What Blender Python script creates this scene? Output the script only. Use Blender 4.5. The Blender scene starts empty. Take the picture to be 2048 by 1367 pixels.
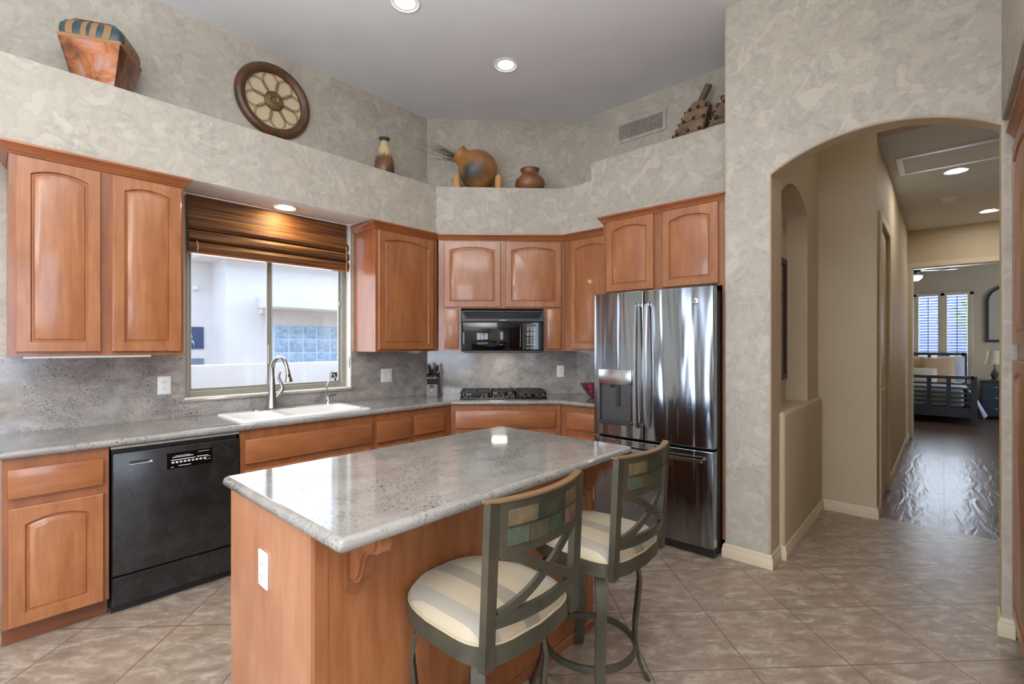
import bpy, bmesh, math, random
from mathutils import Vector, Matrix
random.seed(7)
PI = math.pi
S = bpy.context.scene
C = S.collection

# ------------------------------------------------------------------ camera, sky, sun, daylight, exposure
CAM_H = 1.40
AZ = math.atan(864 / 954.0)
cd = bpy.data.cameras.new('camera')
cam = bpy.data.objects.new('camera', cd); C.objects.link(cam)
cam.location = (0, 0, CAM_H); cam.rotation_euler = (PI / 2, 0, AZ)
cd.sensor_width = 36; cd.lens = 954 / 2048 * 36; cd.shift_y = 5.5 / 2048; cd.clip_start = .02
S.camera = cam
S.view_settings.view_transform = 'Standard'; S.view_settings.look = 'None'
S.view_settings.gamma = 1; S.view_settings.use_curve_mapping = False
S.view_settings.exposure = -0.55
S.cycles.use_denoising = True
S.cycles.max_bounces = 8; S.cycles.diffuse_bounces = 5; S.cycles.glossy_bounces = 4
S.cycles.transparent_max_bounces = 8; S.cycles.sample_clamp_indirect = 6
S.cycles.caustics_reflective = False; S.cycles.caustics_refractive = False

W = bpy.data.worlds.new('sky'); S.world = W; W.use_nodes = True
wb = W.node_tree.nodes['Background']; wb.inputs[0].default_value = (.55, .70, 1.0, 1); wb.inputs[1].default_value = 7.0

def lamp(name, kind, loc, rot, energy, color=(1, 1, 1), **k):
    l = bpy.data.lights.new(name, kind); l.energy = energy; l.color = color
    for a, b in k.items(): setattr(l, a, b)
    o = bpy.data.objects.new(name, l); o.location = loc; o.rotation_euler = rot; C.objects.link(o); return o
lamp('sun', 'SUN', (0, 0, 20), (math.radians(-24), 0, 0), 4.0, (1, .95, .88), angle=.01)
DAY = (.87, .93, 1.0)
# daylight at the glazed openings: the patio doors and window of the family room, the bedroom window; two more side openings are added fill
lamp('daylight_patio_door', 'AREA', (-1.7, -3.80, 1.25), (PI / 2, 0, 0), 88, DAY, shape='RECTANGLE', size=2.3, size_y=2.3)
lamp('daylight_window', 'AREA', (2.0, -3.80, 1.55), (PI / 2, 0, 0), 120, DAY, shape='RECTANGLE', size=2.0, size_y=1.7)
lamp('added_side_daylight', 'AREA', (3.36, -.2, 1.7), (0, PI / 2, 0), 105, DAY, shape='RECTANGLE', size=1.9, size_y=3.0)  # added out of view to brighten the left wall and cabinets
lamp('daylight_kitchen_window', 'AREA', (-4.12, 1.51, 1.6), (0, -PI / 2, 0), 14, DAY, shape='RECTANGLE', size=1.0, size_y=1.2)
lamp('daylight_bedroom_window', 'AREA', (-.02, 13.5, 1.6), (PI / 2, 0, PI), 170, (.72, .84, 1.0), shape='RECTANGLE', size=1.0, size_y=1.6)
lamp('added_bedroom_fill', 'AREA', (3.46, 11.3, 1.6), (0, PI / 2, 0), 28, DAY, shape='RECTANGLE', size=1.5, size_y=1.8)  # fill lamp added at an unseen side opening of the bedroom
CAN_W = 40.0      # radiance of a lit downlight lens

# ------------------------------------------------------------------ mesh helpers
def box(bm, x0, y0, z0, x1, y1, z1, bev=0, seg=1):
    if x1 < x0: x0, x1 = x1, x0
    if y1 < y0: y0, y1 = y1, y0
    if z1 < z0: z0, z1 = z1, z0
    v = [bm.verts.new(p) for p in ((x0, y0, z0), (x1, y0, z0), (x1, y1, z0), (x0, y1, z0), (x0, y0, z1), (x1, y0, z1), (x1, y1, z1), (x0, y1, z1))]
    fs = [bm.faces.new([v[i] for i in q]) for q in ((0, 3, 2, 1), (4, 5, 6, 7), (0, 1, 5, 4), (1, 2, 6, 5), (2, 3, 7, 6), (3, 0, 4, 7))]
    if bev:
        es = list({e for f in fs for e in f.edges})
        bmesh.ops.bevel(bm, geom=es, offset=bev, segments=seg, affect='EDGES', profile=.5)
    return v

def prism(bm, pts, axis, a, b):
    f = {'z': lambda p, t: (p[0], p[1], t), 'y': lambda p, t: (p[0], t, p[1]), 'x': lambda p, t: (t, p[0], p[1])}[axis]
    A = [bm.verts.new(f(p, a)) for p in pts]; B = [bm.verts.new(f(p, b)) for p in pts]
    fs = [bm.faces.new(A), bm.faces.new(B[::-1])]
    n = len(pts)
    for i in range(n): fs.append(bm.faces.new((A[i], B[i], B[(i + 1) % n], A[(i + 1) % n])))
    bmesh.ops.recalc_face_normals(bm, faces=fs)
    return fs

def sweep(bm, pts, sec, up=None, closed=False, caps=True, scale=None):
    pts = [Vector(p) for p in pts]; n = len(pts); rings = []; N = None
    for i, p in enumerate(pts):
        if closed: t = pts[(i + 1) % n] - pts[i - 1]
        else: t = pts[min(i + 1, n - 1)] - pts[max(i - 1, 0)]
        if t.length < 1e-9: t = Vector((0, 0, 1))
        t.normalize()
        if up is not None:
            s = t.cross(Vector(up))
            if s.length < 1e-6: s = t.orthogonal()
            s.normalize(); u = s.cross(t)
        else:
            if N is None: N = t.orthogonal().normalized()
            N = (N - t * N.dot(t)).normalized(); s = N; u = t.cross(s)
        k = scale[i] if scale else 1
        rings.append([bm.verts.new(p + s * a * k + u * b * k) for a, b in sec])
    m = len(sec); fs = []
    for i in range(n if closed else n - 1):
        A, B = rings[i], rings[(i + 1) % n]
        for j in range(m): fs.append(bm.faces.new((A[j], A[(j + 1) % m], B[(j + 1) % m], B[j])))
    if caps and not closed:
        fs += [bm.faces.new(rings[0][::-1]), bm.faces.new(rings[-1])]
    bmesh.ops.recalc_face_normals(bm, faces=fs)

def circ(r, n=10): return [(r * math.cos(2 * PI * i / n), r * math.sin(2 * PI * i / n)) for i in range(n)]
def rect(w, h): return [(-w / 2, -h / 2), (w / 2, -h / 2), (w / 2, h / 2), (-w / 2, h / 2)]
def tube(bm, pts, r, n=10, closed=False, scale=None): sweep(bm, pts, circ(r, n), None, closed, True, scale)

def lathe(bm, prof, n=32, mat=None, cap=False):
    rings = []
    for r, z in prof:
        rings.append([bm.verts.new((r * math.cos(2 * PI * i / n), r * math.sin(2 * PI * i / n), z)) for i in range(n)])
    fs = []
    for A, B in zip(rings, rings[1:]):
        for i in range(n): fs.append(bm.faces.new((A[i], A[(i + 1) % n], B[(i + 1) % n], B[i])))
    if cap: fs += [bm.faces.new(rings[0][::-1]), bm.faces.new(rings[-1])]
    vs = [v for r in rings for v in r]
    if mat is not None: bmesh.ops.transform(bm, matrix=mat, verts=vs)
    bmesh.ops.remove_doubles(bm, verts=vs, dist=1e-5)
    return vs

def mould(bm, path, prof, closed=False):
    """profile (out, z) carried along a plan path; out = right hand of the travel direction"""
    n = len(path); rings = []
    P = [Vector(p) for p in path]
    def nrm(a, b):
        d = (b - a).normalized(); return Vector((d.y, -d.x))
    for i in range(n):
        if closed or 0 < i < n - 1:
            n0, n1 = nrm(P[i - 1], P[i]), nrm(P[i], P[(i + 1) % n]); m = n0 + n1; m = m / max(.15, m.dot(n0))
        elif i == 0: m = nrm(P[0], P[1])
        else: m = nrm(P[-2], P[-1])
        rings.append([bm.verts.new((P[i].x + m.x * o, P[i].y + m.y * o, z)) for o, z in prof])
    k = len(prof); fs = []
    for i in range(n if closed else n - 1):
        A, B = rings[i], rings[(i + 1) % n]
        for j in range(k): fs.append(bm.faces.new((A[j], A[(j + 1) % k], B[(j + 1) % k], B[j])))
    if not closed: fs += [bm.faces.new(rings[0][::-1]), bm.faces.new(rings[-1])]
    bmesh.ops.recalc_face_normals(bm, faces=fs)

def BM(): return bmesh.new()

def link(name, bm, mat, parent=None, ang=32, loc=None, rotz=0, label=None):
    me = bpy.data.meshes.new(name)
    lim = math.radians(ang)
    bm.normal_update()
    for e in bm.edges:
        if len(e.link_faces) == 2: e.smooth = e.calc_face_angle(0) < lim
    for f in bm.faces: f.smooth = True
    bm.to_mesh(me); bm.free()
    for m in (mat if isinstance(mat, (list, tuple)) else [mat]): me.materials.append(m)
    o = bpy.data.objects.new(name, me); C.objects.link(o)
    if parent: o.parent = parent
    if loc is not None: o.location = loc
    if rotz: o.rotation_euler = (0, 0, rotz)
    if label: o['label'] = label
    return o

def tag(o, label, cat, group=None):
    o['label'] = label; o['category'] = cat
    if group: o['group'] = group
    return o

def thing(name, label, cat, loc=(0, 0, 0), rotz=0, group=None):
    o = bpy.data.objects.new(name, None); C.objects.link(o); o.empty_display_size = .1
    o.location = loc; o.rotation_euler = (0, 0, rotz)
    return tag(o, label, cat, group)

def struct(name, bm, mat, ang=32, **k):
    o = link(name, bm, mat, ang=ang, **k); o['kind'] = 'structure'; return o

def dup(root, loc=None, rotz=None, label=None):
    def cp(o, par):
        c = o.copy(); C.objects.link(c)
        if par: c.parent = par
        for ch in list(o.children): cp(ch, c)
        return c
    r = cp(root, None)
    if loc is not None: r.location = loc
    if rotz is not None: r.rotation_euler = (0, 0, rotz)
    if label: r['label'] = label
    return r

def boxo(name, dims, mat, parent=None, bev=0, seg=1, label=None):
    bm = BM(); box(bm, *dims, bev=bev, seg=seg); return link(name, bm, mat, parent, label=label)

def DG(t, n, z=0):
    """point on the diagonal corner: t along the corner wall, n towards the wall"""
    return ((t - n) * .70710678, (t + n) * .70710678, z)
D45 = PI / 4

# ------------------------------------------------------------------ materials
def lin(r, g, b):
    f = lambda c: (c / 255 / 12.92) if c / 255 <= .04045 else ((c / 255 + .055) / 1.055) ** 2.4
    return (f(r), f(g), f(b), 1)

class G:
    def __init__(s, name, rough=.5, metal=0, color=None, **k):
        s.m = bpy.data.materials.new(name); s.m.use_nodes = True
        s.nt = s.m.node_tree; s.b = s.nt.nodes['Principled BSDF']
        s.b.inputs['Roughness'].default_value = rough; s.b.inputs['Metallic'].default_value = metal
        if color: s.b.inputs['Base Color'].default_value = color
        for a, v in k.items(): s.b.inputs[a.replace('_', ' ')].default_value = v
    def n(s, t, **k):
        x = s.nt.nodes.new('ShaderNode' + t)
        for a, v in k.items():
            if a[0] == '_': setattr(x, a[1:], v)
            else: s.put(x, a.replace('_', ' '), v)
        return x
    def put(s, x, key, v):
        i = x.inputs[int(key[1:])] if key[0] == 'i' and key[1:].isdigit() else x.inputs[key]
        if hasattr(v, 'node'): s.nt.links.new(v, i)
        else: i.default_value = v
    def obj(s, rnd=False):
        o = s.n('TexCoord').outputs['Object']
        if rnd:
            r = s.n('ObjectInfo').outputs['Random']
            sc = s.n('VectorMath', _operation='SCALE', i0=(37., 53., 29.), Scale=r)
            o = s.n('VectorMath', _operation='ADD', i0=o, i1=sc.outputs[0]).outputs[0]
        return o
    def map(s, v, scale=(1, 1, 1), rot=(0, 0, 0), loc=(0, 0, 0)):
        return s.n('Mapping', Vector=v, Scale=scale, Rotation=rot, Location=loc).outputs[0]
    def noise(s, v, sc, det=4, rough=.5, dist=0):
        return s.n('TexNoise', Vector=v, Scale=sc, Detail=det, Roughness=rough, Distortion=dist).outputs['Fac']
    def ramp(s, f, *st):
        r = s.n('ValToRGB', Fac=f); e = r.color_ramp.elements
        while len(e) < len(st): e.new(.5)
        for i, (p, c) in enumerate(st):
            e[i].position = p; e[i].color = c if len(c) == 4 else (*c, 1)
        return r.outputs[0]
    def mix(s, f, a, b, mode='MIX'):
        x = s.nt.nodes.new('ShaderNodeMix'); x.data_type = 'RGBA'; x.blend_type = mode
        for i, v in ((0, f), (6, a), (7, b)):
            if hasattr(v, 'node'): s.nt.links.new(v, x.inputs[i])
            else: x.inputs[i].default_value = v
        return x.outputs[2]
    def math(s, op, a, b=0.):
        return s.n('Math', _operation=op, i0=a, i1=b).outputs[0]
    def bump(s, h, st=.3, d=.01):
        s.put(s.b, 'Normal', s.n('Bump', Height=h, Strength=st, Distance=d).outputs[0])
    def col(s, c): s.put(s.b, 'Base Color', c); return s
    def rough(s, c): s.put(s.b, 'Roughness', c); return s

def plain(name, rgb, rough=.5, metal=0, **k): return G(name, rough, metal, lin(*rgb), **k).m
g1 = lambda v: (v, v, v, 1)

def m_wallpaper():
    g = G('faux_finish', .75); v = g.obj()
    def contour(sc, off, w):
        n = g.noise(g.map(v, (1, 1, 1), (0, 0, 0), off), sc, 4, .52, 1.1)
        a = g.math('ABSOLUTE', g.math('SUBTRACT', n, .5))
        return n, g.ramp(a, (0, g1(1)), (w * .5, g1(.5)), (w, g1(0)))
    n1, c1 = contour(5.2, (0, 0, 0), .05)
    n2, c2 = contour(7.5, (7.3, 2.1, 4.4), .045)
    fine = g.noise(v, 24, 5, .65); patch = g.ramp(g.noise(v, 4.2, 3), (.38, g1(.1)), (.60, g1(1)))
    c = g.mix(g.ramp(n1, (.44, g1(0)), (.54, g1(1))), lin(180, 172, 158), lin(189, 181, 167))
    c = g.mix(g.math('MULTIPLY', g.ramp(n2, (.47, g1(0)), (.53, g1(1))), .55), c, lin(170, 162, 148))
    c = g.mix(g.math('MULTIPLY', g.math('MULTIPLY', c1, patch), .55), c, lin(150, 143, 131))
    c = g.mix(g.math('MULTIPLY', c2, .38), c, lin(152, 146, 134))
    c = g.mix(g.math('MULTIPLY', g.ramp(fine, (.42, g1(0)), (.70, g1(1))), .32), c, lin(200, 193, 180))
    g.col(c); g.bump(fine, .10, .004); return g.m
def m_paint(name, rgb):
    g = G(name, .7); v = g.obj()
    g.col(g.mix(g.noise(v, 2.5, 2), lin(*rgb), lin(*[c * .94 for c in rgb]))); g.bump(g.noise(v, 90, 3), .15, .003); return g.m
def m_wood(name, horiz=False, a=(170, 113, 70), b=(146, 90, 52), rough=.33):
    g = G(name, rough); v = g.obj(True)
    s = (.9, 6, 6) if horiz else (6, 6, .9)
    gr = g.noise(g.map(v, s), 3.2, 6, .6, .6)
    fine = g.noise(g.map(v, (1.5, 60, 60) if horiz else (60, 60, 1.5)), 2, 3)
    bl = g.noise(v, 4, 3)
    c = g.mix(g.ramp(gr, (.33, g1(0)), (.68, g1(1))), lin(*a), lin(*b))
    c = g.mix(g.math('MULTIPLY', g.ramp(fine, (.45, g1(0)), (.75, g1(1))), .22), c, lin(112, 56, 28))
    c = g.mix(g.math('MULTIPLY', g.ramp(bl, (.45, g1(0)), (.8, g1(1))), .45), c, lin(128, 68, 36))
    g.col(c); g.b.inputs['Coat Weight'].default_value = .32; g.b.inputs['Coat Roughness'].default_value = .09
    g.bump(fine, .04, .002); return g.m
def m_granite(name, light, dark, speck, rough=.07):
    g = G(name, rough); v = g.obj()
    w = g.n('TexNoise', Vector=v, Scale=3, Detail=3).outputs['Color']
    wv = g.n('VectorMath', _operation='MULTIPLY_ADD', i0=w, i1=(.22, .22, .22), i2=v).outputs[0]
    vn = g.noise(g.map(wv, (6, 3, 6), (0, 0, .5)), 1.8, 9, .68)
    big = g.noise(wv, 2.2, 4)
    c = g.mix(g.ramp(vn, (.35, g1(0)), (.65, g1(1))), lin(*light), lin(*dark))
    c = g.mix(g.math('MULTIPLY', g.noise(v, 130, 3, .7), .35), c, lin(*[x * 1.15 for x in light]))
    sp = g.ramp(g.noise(g.map(wv, (1.5, 1, 1.5)), 85, 4, .65), (.52, g1(0)), (.63, g1(1)))
    ar = g.ramp(g.noise(wv, 6.5, 6, .65), (.42, g1(.08)), (.60, g1(1)))
    c = g.mix(g.math('MULTIPLY', g.math('MULTIPLY', sp, ar), .85), c, lin(*speck))
    g.col(c); return g.m
def m_tile():
    g = G('floor_tile', .32); v = g.obj()
    r = g.map(v, (1, 1, 1), (0, 0, -PI / 4), (-.242, -.222, 0))
    br = g.n('TexBrick', Vector=r, Color1=g1(.25), Color2=g1(.75), Mortar=g1(0), Scale=1., _offset=0., _squash=1.)
    for k, x in (('Mortar Size', .0035), ('Mortar Smooth', .1), ('Brick Width', .447), ('Row Height', .447)): br.inputs[k].default_value = x
    st = g.noise(g.map(r, (1.4, 3.0, 1)), 5.5, 9, .74, .5)
    n2 = g.noise(r, 3, 4)
    c = g.ramp(st, (.32, lin(108, 92, 80)), (.5, lin(144, 127, 112)), (.66, lin(192, 178, 162)))
    c = g.mix(g.math('MULTIPLY', g.ramp(n2, (.4, g1(0)), (.7, g1(1))), .4), c, lin(158, 132, 110))
    c = g.mix(g.math('MULTIPLY', br.outputs[0], .16), c, lin(160, 146, 132))
    c = g.mix(br.outputs['Fac'], c, lin(104, 90, 78))
    g.col(c)
    h = g.math('SUBTRACT', g.math('MULTIPLY', st, .35), br.outputs['Fac'])
    g.bump(h, .3, .004); return g.m
def m_plank():
    g = G('dark_plank', .3); v = g.obj()
    r = g.map(v, (1, 1, 1), (0, 0, PI / 2))
    br = g.n('TexBrick', Vector=r, Color1=g1(.2), Color2=g1(.8), Mortar=g1(0), Scale=1., _offset=.37)
    for k, x in (('Mortar Size', .003), ('Brick Width', 1.3), ('Row Height', .30)): br.inputs[k].default_value = x
    gr = g.noise(g.map(v, (14, 1.2, 1)), 3, 6, .6, .5)
    c = g.mix(gr, lin(76, 56, 48), lin(126, 100, 86)); c = g.mix(g.math('MULTIPLY', br.outputs[0], .35), c, lin(58, 42, 36))
    c = g.mix(br.outputs['Fac'], c, lin(30, 22, 20)); g.col(c)
    wv = g.noise(g.map(v, (8, 1.4, 1)), 1.6, 2, .5, 1.2)
    g.bump(g.math('SUBTRACT', g.math('MULTIPLY', wv, 1.), br.outputs['Fac']), .28, .015); return g.m
def m_steel(name, base, rough=.16, wav=.5):
    g = G(name, rough, 1., base); v = g.obj()
    h = g.noise(g.map(v, (4.2, 4.2, .34)), 1.6, 2, .4, .5)
    br = g.noise(g.map(v, (2, 2, 260)), 3, 2)
    g.bump(h, wav, .05)
    g.rough(g.ramp(br, (.3, g1(rough * .8)), (.7, g1(rough * 1.3)))); return g.m
def m_black(name, rough=.27, v0=.008, v1=.022, sc=9):
    g = G(name, rough); v = g.obj(); g.col(g.ramp(g.noise(v, sc, 6, .65), (.35, g1(v0)), (.7, g1(v1)))); return g.m
def m_plaid():
    g = G('plaid_satin', .55); v = g.obj()
    sx = g.n('SeparateXYZ', Vector=v)
    def stripes(c, sc, ph, *st):
        f = g.math('FRACT', g.math('ADD', g.math('MULTIPLY', c, sc), ph)); r = g.ramp(f, *st)
        r.node.color_ramp.interpolation = 'CONSTANT'; return r
    a = stripes(sx.outputs[0], 2.9, .31, (0, lin(164, 148, 120)), (.28, lin(116, 106, 90)), (.45, lin(160, 144, 118)), (.70, lin(130, 124, 114)), (.84, lin(168, 154, 130)))
    g.col(g.mix(g.math('MULTIPLY', g.noise(v, 6, 3), .3), a, lin(172, 156, 130))); g.b.inputs['Sheen Weight'].default_value = .3
    g.bump(g.noise(v, 14, 3), .25, .01); return g.m
def m_bamboo():
    g = G('woven_bamboo', .55); v = g.obj()
    sx = g.n('SeparateXYZ', Vector=v)
    rd = g.noise(g.map(v, (1, .9, 110)), 1.6, 4, .6)
    th = g.math('PINGPONG', g.math('MULTIPLY', sx.outputs[1], 55), .5)
    c = g.ramp(rd, (.32, lin(30, 16, 10)), (.46, lin(78, 44, 20)), (.58, lin(126, 80, 36)), (.72, lin(176, 126, 66)))
    c = g.mix(g.ramp(th, (.36, g1(0)), (.5, g1(.55))), c, lin(70, 42, 28))
    g.col(c); g.bump(rd, .5, .006); return g.m
def m_copper():
    g = G('burnt_copper', .26, .85); v = g.obj()
    n = g.noise(v, 7, 5, .6, 1.0)
    c = g.ramp(n, (.28, lin(58, 46, 44)), (.40, lin(112, 72, 52)), (.52, lin(146, 94, 64)), (.64, lin(134, 118, 124)), (.78, lin(120, 146, 156)))
    g.col(c); return g.m
def m_mottle(name, cols, sc=6, rough=.4, metal=0):
    g = G(name, rough, metal); v = g.obj(); n = g.noise(v, sc, 5, .6, .8); k = len(cols)
    g.col(g.ramp(n, *[(.3 + .4 * i / max(1, k - 1), lin(*c)) for i, c in enumerate(cols)])); g.bump(n, .15, .01); return g.m
def m_emit(name, rgb, st):
    g = G(name, .4, 0, (1, 1, 1, 1)); g.b.inputs['Emission Color'].default_value = (*rgb, 1); g.b.inputs['Emission Strength'].default_value = st; return g.m
def m_glass(name, tint=(1, 1, 1, 1), refl=.07, rough=0.0):
    m = bpy.data.materials.new(name); m.use_nodes = True; nt = m.node_tree; nt.nodes.remove(nt.nodes['Principled BSDF'])
    t = nt.nodes.new('ShaderNodeBsdfTransparent'); t.inputs[0].default_value = tint
    gl = nt.nodes.new('ShaderNodeBsdfGlossy'); gl.inputs['Roughness'].default_value = rough
    mx = nt.nodes.new('ShaderNodeMixShader'); mx.inputs[0].default_value = refl
    nt.links.new(t.outputs[0], mx.inputs[1]); nt.links.new(gl.outputs[0], mx.inputs[2])
    nt.links.new(mx.outputs[0], nt.nodes['Material Output'].inputs[0]); return m

M = dict(
    paper=m_wallpaper(), beige=m_paint('beige_paint', (206, 189, 160)), ceil=m_paint('ceiling_paint', (226, 228, 229)),
    soffit=m_paint('soffit_lit_underside', (244, 242, 236)), cream=plain('cream_trim', (214, 200, 172), .45), tile=m_tile(), plank=m_plank(),
    wood=m_wood('maple', False, (150, 94, 58), (126, 75, 44)), woodh=m_wood('maple_flat', True, (160, 102, 63), (136, 82, 48)), wood_in=m_wood('maple_panel', False, (166, 109, 67), (142, 86, 50)),
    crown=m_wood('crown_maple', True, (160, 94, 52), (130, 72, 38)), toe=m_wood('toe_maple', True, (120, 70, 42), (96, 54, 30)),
    gran=m_granite('granite', (150, 146, 140), (122, 117, 112), (42, 38, 36)),
    splash=m_granite('granite_splash', (164, 157, 150), (110, 103, 98), (42, 37, 35), .12),
    steel=m_steel('dark_stainless', (.30, .325, .35, 1), .14, .45), nick=plain('brushed_nickel', (158, 153, 146), .28, 1.), chrome=plain('chrome', (220, 220, 222), .08, 1.),
    steel_l=plain('stainless_bar', (190, 190, 192), .22, 1.), blk=m_black('black_enamel'), blkm=plain('black_matte', (22, 22, 23), .5),
    iron=plain('cast_iron', (30, 29, 28), .42), gl_blk=plain('black_glass', (6, 6, 7), .04), dgrey=plain('dark_grey_plastic', (48, 49, 51), .35),
    white=plain('white_plastic', (236, 236, 232), .35), porc=plain('porcelain', (236, 234, 228), .12), slot=plain('slot_dark', (40, 38, 36), .6),
    wframe=plain('window_frame', (150, 146, 134), .4, .3), jamb=m_paint('jamb_paint', (222, 216, 202)),
    plaid=m_plaid(), bamboo=m_bamboo(), copper=m_copper(), metal=m_mottle('aged_green_metal', [(58, 58, 48), (72, 70, 58), (84, 76, 60)], 8, .42, .35),
    can=plain('can_reflector', (226, 226, 226), .25), glass=m_glass('window_glass'), print=plain('printed_marks', (206, 206, 208), .5),
    lens=m_emit('lit_lens', (1, .95, .87), CAN_W), lens_dim=m_emit('lit_lens_hall', (1, .96, .90), 330), stucco=m_paint('stucco', (232, 228, 222)),
)

# ------------------------------------------------------------------ setting: floors, ceilings, walls
KC, HC = 3.64, 3.10            # kitchen and hallway ceilings
bm = BM(); box(bm, -4.0, -3.7, -.1, 3.3, 4.87, 0); struct('floor', bm, M['tile'])
bm = BM(); box(bm, -2.4, 4.87, -.1, 3.4, 13.4, 0); struct('floor_hallway', bm, M['plank'])
bm = BM(); box(bm, -3.95, -3.7, KC, 3.3, 4.95, KC + .1); struct('ceiling', bm, M['ceil'])
bm = BM(); box(bm, -.5, 4.93, HC, 1.1, 9.42, HC + .1); struct('ceiling_hallway', bm, M['ceil'])
bm = BM(); box(bm, -2.4, 9.42, 3.0, 3.4, 13.4, 3.1); struct('ceiling_bedroom', bm, M['ceil'])

WY0, WY1, WZ0, WZ1 = .90, 2.12, 1.03, 2.425     # kitchen window opening
bm = BM()
box(bm, -3.95, -3.7, 0, -3.80, WY0, KC); box(bm, -3.95, WY1, 0, -3.80, 2.942, KC)
box(bm, -3.95, WY0, 0, -3.80, WY1, WZ0); box(bm, -3.95, WY0, WZ1, -3.80, WY1, KC)
struct('wall_left', bm, M['paper'])
wc = 4.767 * 1.41421
bm = BM(); prism(bm, [(-3.80, wc - 3.80), (wc * 0 - 2.742, wc - 2.742), (-2.742, wc - 2.742 + .16), (-3.95, wc - 3.80)], 'z', 0, KC); struct('wall_corner', bm, M['paper'])
bm = BM(); box(bm, -2.742, 4.0, 0, -1.08, 4.12, KC); struct('wall_rear', bm, M['paper'])
# plaster shelf above the cabinets
bm = BM()
prism(bm, [(-3.80, -3.7), (-3.46, -3.7), (-3.46, 2.783), (-2.631, 3.612), (-1.08, 3.612), (-1.08, 4.0), (-2.742, 4.0), (-3.80, 2.942)], 'z', WZ1, 2.853)
box(bm, -2.322, 3.612, 2.853, -1.08, 4.0, 3.012)
bm.normal_update()
for f in bm.faces: f.material_index = 1 if f.normal.z < -.7 else 0  # brightness of the lit underside is put into its whiter colour
o = struct('wall_soffit', bm, [M['paper'], M['soffit']])

# pier, arch and hallway walls
AX0, AX1, AY0, AY1, ASP, ARISE = -.80, .205, 3.29, 3.415, 2.462, .150
def arch_pts(x0, x1, sp, rise, n=24):
    h = (x1 - x0) / 2; R = (h * h + rise * rise) / (2 * rise); cx = (x0 + x1) / 2; cz = sp + rise - R
    a = math.asin(h / R)
    return [(cx + R * math.sin(-a + 2 * a * i / n), cz + R * math.cos(-a + 2 * a * i / n)) for i in range(n + 1)]
def two_mat(bm):
    bm.normal_update()
    for f in bm.faces: f.material_index = 0 if f.normal.y < -.7 else 1
bm = BM()
ap = arch_pts(AX0, AX1, ASP, ARISE)
prism(bm, ap + [(AX1, 0), (1.1, 0), (1.1, KC), (-1.08, KC), (-1.08, 0), (AX0, 0)], 'y', AY0, AY1)
two_mat(bm)
o = struct('wall_arch', bm, [M['paper'], M['beige']])
bv = o.modifiers.new('round', 'BEVEL'); bv.width = .014; bv.segments = 3; bv.limit_method = 'ANGLE'; bv.angle_limit = math.radians(60)
NY0, NY1, NZ0, NSP = 3.55, 4.364, .955, 2.42
bm = BM()
box(bm, -1.08, AY1 - .01, 0, AX0 - .0005, 3.55, KC)
box(bm, -1.08, 3.55, 0, -.95, 4.95, KC)                     # back of the niche
box(bm, -.95, NY1, 0, AX0, 4.80, KC)
nap = arch_pts(NY0, NY1, NSP, .13)
prism(bm, nap + [(NY1, KC), (NY0, KC)], 'x', -.95, AX0)
box(bm, -1.08, 4.12, 0, -1.0, 4.95, KC)
struct('wall_niche', bm, M['beige'])
bm = BM(); box(bm, -.95, 3.50, 0, -.77, 4.80, NZ0, bev=.022, seg=3); struct('wall_ledge', bm, M['beige'])
bm = BM(); box(bm, -1.08, 4.80, 0, -.40, 4.93, KC, ); box(bm, -.40, 4.80, HC, 1.1, 4.93, KC)
o = struct('wall_hall_front', bm, M['beige'])
HD0, HD1 = 5.02, 5.84
bm = BM()
box(bm, -.55, 4.93, 0, -.40, HD0, HC); box(bm, -.55, HD1, 0, -.40, 9.30, HC); box(bm, -.55, HD0, 2.44, -.40, HD1, HC)
struct('wall_hall_left', bm, M['beige'])
bm = BM(); box(bm, .98, 3.415, 0, 1.1, 9.30, KC); struct('wall_hall_right', bm, M['beige'])
BX0, BX1, BZ = -.345, .62, 2.54
bm = BM(); box(bm, -2.4, 9.30, 0, BX0, 9.42, HC); box(bm, BX1, 9.30, 0, 3.4, 9.42, HC); box(bm, BX0, 9.30, BZ, BX1, 9.42, HC)
struct('wall_hall_end', bm, M['beige'])
bm = BM()
box(bm, -2.4, 13.2, 0, -.47, 13.35, 3.0); box(bm, .42, 13.2, 0, 3.4, 13.35, 3.0); box(bm, -.47, 13.2, 0, .42, 13.35, .55); box(bm, -.47, 13.2, 2.46, .42, 13.35, 3.0)
struct('wall_bedroom_far', bm, M['beige'])
bm = BM(); box(bm, -2.4, 9.42, 0, -2.3, 13.2, 3.0); struct('wall_bedroom_left', bm, M['beige'])
bm = BM(); box(bm, 3.3, 9.42, 0, 3.4, 10.4, 3.0); box(bm, 3.3, 12.2, 0, 3.4, 13.2, 3.0); box(bm, 3.3, 10.4, 0, 3.4, 12.2, .8); box(bm, 3.3, 10.4, 2.4, 3.4, 12.2, 3.0); struct('wall_bedroom_right', bm, M['beige'])  # opening added for the unseen bedroom fill lamp
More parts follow.
